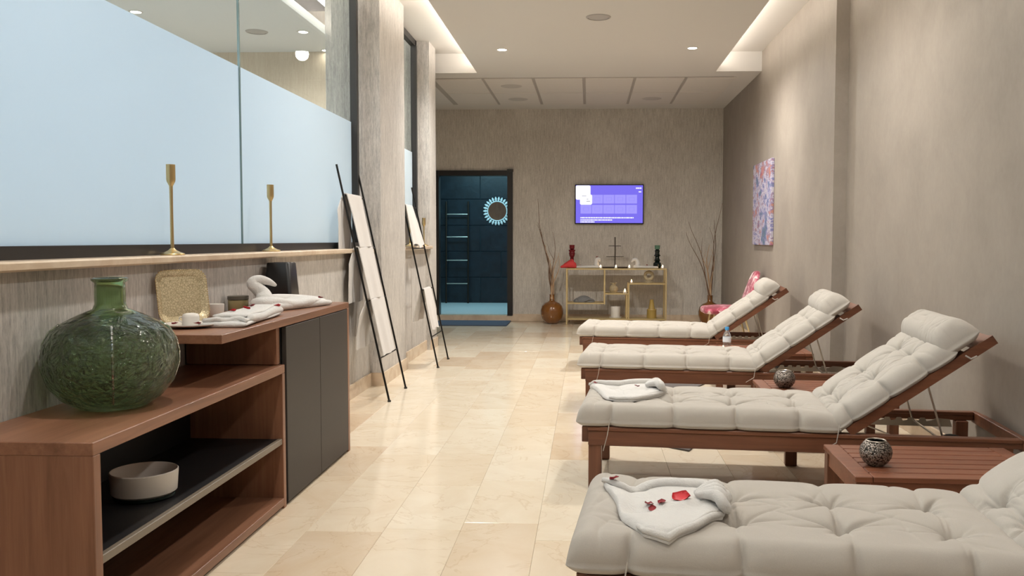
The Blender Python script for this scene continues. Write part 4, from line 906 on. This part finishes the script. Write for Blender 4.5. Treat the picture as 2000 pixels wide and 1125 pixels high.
for r in range(2):
    for k in range(5):
        if r == 0 and k == 0: continue
        a = 350 + k * 226; b = 408 + r * 200
        q = obj('menu_tile', rp(a, b, a + 216, b + 172, 0, -0.0026), 'scr2', tv)
        for (p0, p1, p2, p3) in ((a + 55, b + 48, a + 165, b + 54), (a + 55, b + 118, a + 165, b + 124), (a + 55, b + 48, a + 62, b + 124), (a + 158, b + 48, a + 165, b + 124)): obj('tile_icon', rp(p0, p1, p2, p3, 0, -0.0036), 'scr4', q)
def dashes(y, x0, x1, hh, seed):
    rr = random.Random(seed); mb = MB(); x = x0
    while x < x1:
        wv = rr.choice((14, 22, 30, 40, 52)); q = rp(x, y - hh, min(x + wv, x1), y + hh, 0, -0.003); mb.add(q.v, q.f); x += wv + 6
    return mb
for y, x1, sd in ((862, 1405, 1), (906, 985, 2), (945, 630, 3)): obj('menu_text', dashes(y, 348, x1, 11, sd), 'scr3', tv)
obj('menu_text', dashes(277, 1445, 1555, 13, 4), 'scr3', tv); obj('menu_text', dashes(350, 1500, 1558, 10, 5), 'scr3', tv)

# gold metal shelf
GX, GY = -0.30, 11.42
gs = thing('gold_shelf', 'low gold metal display shelf against the back wall', 'shelf', (GX, GY, 0))
q = 0.020; D = 0.30; W_ = 1.32; H_ = 0.745
def fbar(x0, x1, z0, z1, name, both=True):
    for y in ((0.0, q), (D - q, D)) if both else ((0.0, q),): obj(name, B(x0, x1, y[0], y[1], z0, z1, bev=0.002), 'gold', gs)
for x in (0.0, W_ - q): fbar(x, x + q, 0.0, H_, 'post')
def shelf_(x0, x1, z): obj('shelf_board', MB().box(x0, x1, 0.0, D, z - 0.018, z, bev=0.002), 'gold', gs)
shelf_(q, W_ - q, H_); shelf_(q, W_ - q, 0.085)
def divider(x, z0, z1): obj('divider', MB().box(x, x + 0.016, 0.0, q, z0, z1).box(x, x + 0.016, D - q, D, z0, z1), 'gold', gs)
divider(0.500, 0.275, H_ - 0.018); shelf_(q, 0.500, 0.293); divider(0.79, 0.085, 0.402); shelf_(0.516, 0.818, 0.42); divider(0.818, 0.085, 0.55); shelf_(0.834, W_ - q, 0.553)
def on(x, y, z): return (GX + x, GY + y, z)
ZS = H_ + 0.0005
# glass candlestick vases
def stack(prof, key, lip, name, label, loc):
    t = thing(name, label, 'vase', loc); obj('body', MB().lathe(prof, 24), key, t, True)
    z = prof[-1][1]; obj('cup', MB().lathe([(0.022, z), (0.034, z + 0.005), (0.036, z + 0.055), (0.033, z + 0.055), (0.028, z + 0.01), (0.0, z + 0.008)], 24), lip, t, True)
stack([(0.0, 0.0), (0.045, 0.0), (0.052, 0.02), (0.048, 0.06), (0.028, 0.075), (0.024, 0.14), (0.034, 0.155), (0.042, 0.19), (0.036, 0.215), (0.045, 0.225), (0.045, 0.24), (0.022, 0.25)], 'redglass', 'redglass', 'glass_vase', 'dark red bubbled glass vase on the gold shelf', on(0.075, 0.20, ZS))
stack([(0.0, 0.0), (0.042, 0.0), (0.056, 0.03), (0.05, 0.07), (0.03, 0.085), (0.044, 0.105), (0.03, 0.125), (0.026, 0.15), (0.046, 0.165), (0.03, 0.185), (0.028, 0.21), (0.036, 0.23), (0.022, 0.248)], 'darkglass', 'greenlip', 'glass_vase', 'black bubbled glass vase with green cup on the gold shelf', on(1.205, 0.17, ZS))
# red cloth bundle
secs = []
for i in range(12):
    u = i / 11; hz = 0.012 + 0.045 * math.sin(PI * min(1, u * 0.62 + 0.12)) ** 2 * (0.6 + 0.4 * u)
    secs.append((Vector((-0.065 + 0.19 * u, 0.068 + 0.01 * math.sin(5 * u), hz + 0.001)), Vector((0, 0.055 + 0.01 * math.sin(4 * u), 0)), Vector((0, 0, hz))))
rc = blob_loft(secs, 16); rc.rope([(0.10, 0.02, 0.03), (0.08, 0.05, 0.095), (0.05, 0.09, 0.085), (-0.02, 0.10, 0.05)], [0.012, 0.024, 0.022, 0.012], 10)
tag(obj('red_cloth', rc, 'redcloth', None, True, 70, loc=on(0.0, 0.0, ZS)), 'crumpled red cloth at the left end of the gold shelf', 'cloth')
def mini_swan(x, flip, label):
    mb = MB(); f_ = -1 if flip else 1
    mb.rope([(0.0, 0.06, 0.036), (-0.01 * f_, 0.06, 0.06), (0.0, 0.06, 0.095), (0.018 * f_, 0.06, 0.115), (0.05 * f_, 0.06, 0.112), (0.07 * f_, 0.06, 0.085)] if flip else [(0.0, 0.06, 0.036), (0.0, 0.06, 0.06), (0.002, 0.06, 0.095), (0.012, 0.06, 0.12), (0.035, 0.06, 0.118), (0.045, 0.06, 0.095)], [0.03, 0.032, 0.026, 0.024, 0.02, 0.010], 12)
    secs = []
    for i in range(12):
        u = i / 11; secs.append((Vector((f_ * (0.035 - 0.30 * u) * (1 if not flip else 1), 0.06, 0.021 - 0.006 * u)), Vector((0, 0.045 * (1 - 0.6 * u), 0)), Vector((0, 0, 0.020 - 0.006 * u))))
    b_ = blob_loft(secs, 14); mb.add(b_.v, b_.f)
    tag(obj('towel_swan', mb, 'towel', None, True, 70, loc=on(x, 0.0, ZS)), label, 'towel')
mini_swan(0.40, False, 'small towel swan beside the red cloth')
mini_swan(0.935, True, 'small towel swan before the black vase')
petal(on(0.41, 0.06, ZS + 0.148), 'dark petal on the head of the left shelf swan', 0.02); petal(on(0.19, 0.03, ZS + 0.040), 'dark petal on the tail of the left shelf swan', 0.015); petal(on(1.06, 0.03, ZS + 0.042), 'dark petal on the tail of the right shelf swan', 0.015)
# tree-shaped stand
ts = thing('tiered_stand', 'dark metal tree-shaped tiered stand in the shelf centre', 'stand', on(0.645, 0.14, ZS))
obj('base_plate', MB().lathe([(0.0, 0.0), (0.20, 0.0), (0.21, 0.006), (0.20, 0.016), (0.0, 0.014)], 32, sy=0.5), 'iron', ts, True)
obj('pole', MB().tube([(0, 0, 0.012), (0.002, 0, 0.2), (0, 0, 0.41)], 0.007, 8), 'iron', ts, True)
obj('tier', MB().lathe([(0.0, 0.148), (0.115, 0.15), (0.118, 0.156), (0.0, 0.158)], 28, sy=0.6), 'iron', ts, True)
obj('tier', MB().lathe([(0.0, 0.288), (0.08, 0.29), (0.083, 0.296), (0.0, 0.298)], 28, sy=0.6), 'iron', ts, True)
for x, y, z, l in ((0.455, 0.028, ZS, 'lit tealight beside the left shelf swan'), (0.655, 0.025, ZS, 'lit tealight before the tiered stand'), (0.83, 0.03, ZS, 'lit tealight left of the right shelf swan'), (1.265, 0.03, ZS, 'lit tealight at the right end of the gold shelf'), (0.775, 0.03, 0.4205, 'large lit tealight on the small middle shelf'), (0.86, 0.03, 0.5535, 'lit tealight on the raised right shelf')):
    tealight(*on(x, y, z), l, 1.25 if 'large' in l else 1.0, 'lit tealights on the gold shelf')
# things on the lower shelves
gc = MB()
for (cx_, cy_, r, hh) in ((0.0, 0, 0.11, 0.085), (0.055, -0.02, 0.085, 0.055), (-0.05, 0.01, 0.09, 0.06)):
    gc.lathe([(r * math.cos(a), hh * math.sin(a) + 0.001) for a in np.linspace(0, PI / 2 * 0.98, 8)] , 22, (cx_, cy_, 0), sy=0.75)
gc.rope([(0.02, -0.09, 0.02), (0.07, -0.075, 0.04), (0.12, -0.03, 0.02), (0.135, 0.01, 0.012)], [0.012, 0.018, 0.02, 0.01], 10)
tag(obj('grey_cloth', gc, 'greycloth', None, True, 60, loc=on(0.235, 0.15, 0.2935)), 'folded grey cloth on the left lower shelf', 'cloth')
jr = thing('glass_jar', 'faceted amber glass jar on the middle shelf', 'jar', on(0.63, 0.15, 0.4205))
obj('body', MB().lathe([(0.0, 0.0), (0.04, 0.0), (0.058, 0.03), (0.06, 0.06), (0.045, 0.085), (0.026, 0.1), (0.026, 0.12), (0.045, 0.128), (0.045, 0.134), (0.0, 0.134)], 12), 'crystal', jr)
dc = thing('bronze_ornament', 'round gold ring ornament on the raised right shelf', 'ornament', on(1.095, 0.15, 0.5535))
rg = MB(); rg.tube([(0.05 * math.cos(a), 0, 0.092 + 0.05 * math.sin(a)) for a in np.linspace(0, 2 * PI, 24)], 0.022, 10)
obj('ring', rg, 'crystal', dc, True); obj('foot', MB().lathe([(0.0, 0.0), (0.065, 0.0), (0.06, 0.02), (0.03, 0.035), (0.0, 0.036)], 20), 'crystal', dc, True)
pt = thing('plant_pot', 'white pot on a saucer on the bottom shelf', 'pot', on(0.655, 0.13, 0.0855))
obj('saucer', MB().lathe([(0.0, 0.0), (0.075, 0.0), (0.082, 0.014), (0.076, 0.014), (0.0, 0.01)], 28), 'white', pt, True); obj('pot', MB().lathe([(0.0, 0.011), (0.055, 0.011), (0.062, 0.02), (0.064, 0.15), (0.06, 0.15), (0.056, 0.03), (0.0, 0.028)], 28), 'white', pt, True)
py = thing('stepped_vase', 'mustard stepped bottle vase on the bottom shelf', 'vase', on(1.135, 0.14, 0.0855))
obj('base', MB().lathe([(0.0, 0.0), (0.065, 0.0), (0.062, 0.10), (0.066, 0.108), (0.062, 0.118), (0.0, 0.118)], 28), 'yellowwax', py, True); obj('neck', MB().lathe([(0.045, 0.118), (0.032, 0.18), (0.024, 0.235), (0.028, 0.245), (0.0, 0.245)], 28), 'yellowwax', py, True)

# floor vases with branches
def floor_vase(x, y, label, sprays, s=1.0):
    t = thing('floor_vase', label, 'vase', (x, y, 0))
    obj('body', MB().lathe([(r * s, z * s) for r, z in ((0.0, 0.0), (0.05, 0.0), (0.09, 0.012), (0.13, 0.06), (0.152, 0.13), (0.153, 0.18), (0.138, 0.235), (0.10, 0.275), (0.05, 0.295), (0.034, 0.31), (0.032, 0.375), (0.038, 0.39), (0.030, 0.39), (0.026, 0.33), (0.0, 0.32))], 40), 'amber', t, True, 60)
    rr = random.Random(int(x * 100))
    for k, (tx, ty, tz, key) in enumerate(sprays):
        P = []; n = 12; ph = rr.uniform(0, 6)
        for i in range(n + 1):
            u = i / n; sw_ = 0.035 * math.sin(7 * u + ph) * u
            P.append((0.012 * math.cos(k * 1.7) * (1 - u) + tx * (u ** 1.25) + sw_, 0.012 * math.sin(k * 1.7) * (1 - u) + ty * u ** 1.25 + 0.02 * math.sin(5 * u + ph), 0.33 * s + (tz - 0.33 * s) * u))
        r0 = 0.010 if key == 'branchpale' else 0.008
        b_ = obj('branch', MB().tube(P, [r0 * (1 - 0.72 * i / n) for i in range(n + 1)], 6), key, t, True)
        if k % 2 == 0:
            i = 7; a = Vector(P[i]); tw_ = MB().tube([a, a + Vector((rr.uniform(-.06, .06), -0.01, 0.10)), a + Vector((rr.uniform(-.10, .10), -0.02, 0.22))], [0.0035, 0.0025, 0.0014], 5)
            obj('twig', tw_, key, b_, True)
floor_vase(-0.49, 11.60, 'round brown vase of tall branches left of the gold shelf', [(-0.22, -0.02, 1.66, 'branch'), (-0.16, 0.02, 1.35, 'branch'), (0.03, -0.02, 1.22, 'branch'), (-0.06, 0.0, 1.05, 'branchpale'), (0.06, 0.02, 0.95, 'branchpale'), (0.11, -0.03, 0.90, 'branchpale'), (0.0, 0.03, 0.86, 'branchpale'), (-0.10, -0.03, 0.98, 'branch')])
floor_vase(1.60, 11.55, 'round brown vase of tall branches right of the gold shelf', [(0.10, -0.06, 1.60, 'branch'), (0.08, 0.04, 1.38, 'branch'), (-0.26, -0.02, 1.36, 'branch'), (-0.30, 0.02, 1.22, 'branch'), (-0.10, 0.0, 0.98, 'branchpale'), (-0.02, 0.02, 0.92, 'branchpale'), (-0.05, -0.03, 1.06, 'branchpale'), (0.04, 0.03, 1.0, 'branchpale')])

# wall painting
pa = thing('canvas_painting', 'tall abstract multicoloured canvas on the right wall', 'painting', (XR - 0.016, 9.07, 1.49))
obj('canvas', B(-0.014, 0.0145, -0.47, 0.47, -0.42, 0.43, bev=0.003), 'art', pa)
obj('stretcher_bar', MB().box(0.0145, 0.0155, -0.45, 0.45, -0.40, 0.41), 'walZ', pa)

# pink chair behind the last lounger
ch = thing('accent_chair', 'pink floral shell chair on gold legs behind the farthest lounger', 'chair', (1.44, 9.05, 0))
secs = []
for i in range(14):
    u = i / 13; x = -0.25 + 0.42 * u; wv = 0.25 * math.sin(PI * (0.2 + 0.6 * u)) ** 0.6
    secs.append((Vector((x, 0, 0.40)), Vector((0, wv, 0)), Vector((0, 0, 0.05 * (0.7 + 0.3 * math.sin(PI * u))))))
obj('seat', blob_loft(secs, 24), 'floral', ch, True, 70)
secs = []
for i in range(14):
    u = i / 13; z = 0.40 + 0.38 * u; wv = 0.27 * (1 - 0.28 * u ** 3) * (1 if i < 12 else (0.9 if i == 12 else 0.7)); x = 0.155 + 0.09 * u
    secs.append((Vector((x + 0.04 * u, 0, z)), Vector((0, wv * 0.8, 0)), Vector((0.032, 0, 0))))
obj('backrest', blob_loft(secs, 24), 'floral', ch, True, 70)
for s_ in (-1, 1):
    for x_, xe in ((-0.16, -0.22), (0.14, 0.24)):
        obj('leg', MB().tube([(x_, 0.15 * s_, 0.36), (xe, 0.21 * s_, 0.0)], [0.010, 0.007], 10), 'gold', ch, True)

# wet room: mirror and drying rack
mr_ = thing('sunburst_mirror', 'round mirror with a pale petal frame in the wet room', 'mirror', (-1.50, 14.235, 1.585))
dk = MB().lathe([(0.0, 0.0), (0.150, 0.0), (0.150, 0.012), (0.0, 0.012)], 40); dk.v = [(x, -z, y) for x, y, z in dk.v]; obj('mirror_glass', dk, 'mirror', mr_)
rn = MB().tube([(0.158 * math.cos(a), -0.006, 0.158 * math.sin(a)) for a in np.linspace(0, 2 * PI, 49)], 0.010, 8); obj('ring', rn, 'mirrorpetal', mr_, True)
pe = MB().lathe([(0.0, -0.032), (0.012, -0.022), (0.019, 0.0), (0.012, 0.026), (0.0, 0.042)], 8, sy=0.4).mesh('frame_petal'); pe.materials.append(M['mirrorpetal'])
for k in range(26):
    a = 2 * PI * k / 26; o = obj('frame_petal', pe, None, mr_); o.location = (0.195 * math.cos(a), -0.006, 0.195 * math.sin(a)); o.rotation_euler = (0, PI / 2 - a, 0)
rk = thing('towel_rack', 'dark upright ladder rack inside the wet room', 'rack', (-2.15, 14.12, 0.08))
for x in (-0.18, 0.18): obj('rail', MB().tube([(x, 0.0, 0.0), (x, 0.06, 1.66)], 0.013, 8), 'iron', rk, True)
for z in (0.32, 0.70, 1.08, 1.45): obj('rung', MB().tube([(-0.18, 0.06 * z / 1.66, z), (0.18, 0.06 * z / 1.66, z)], 0.010, 8), 'steel', rk, True)
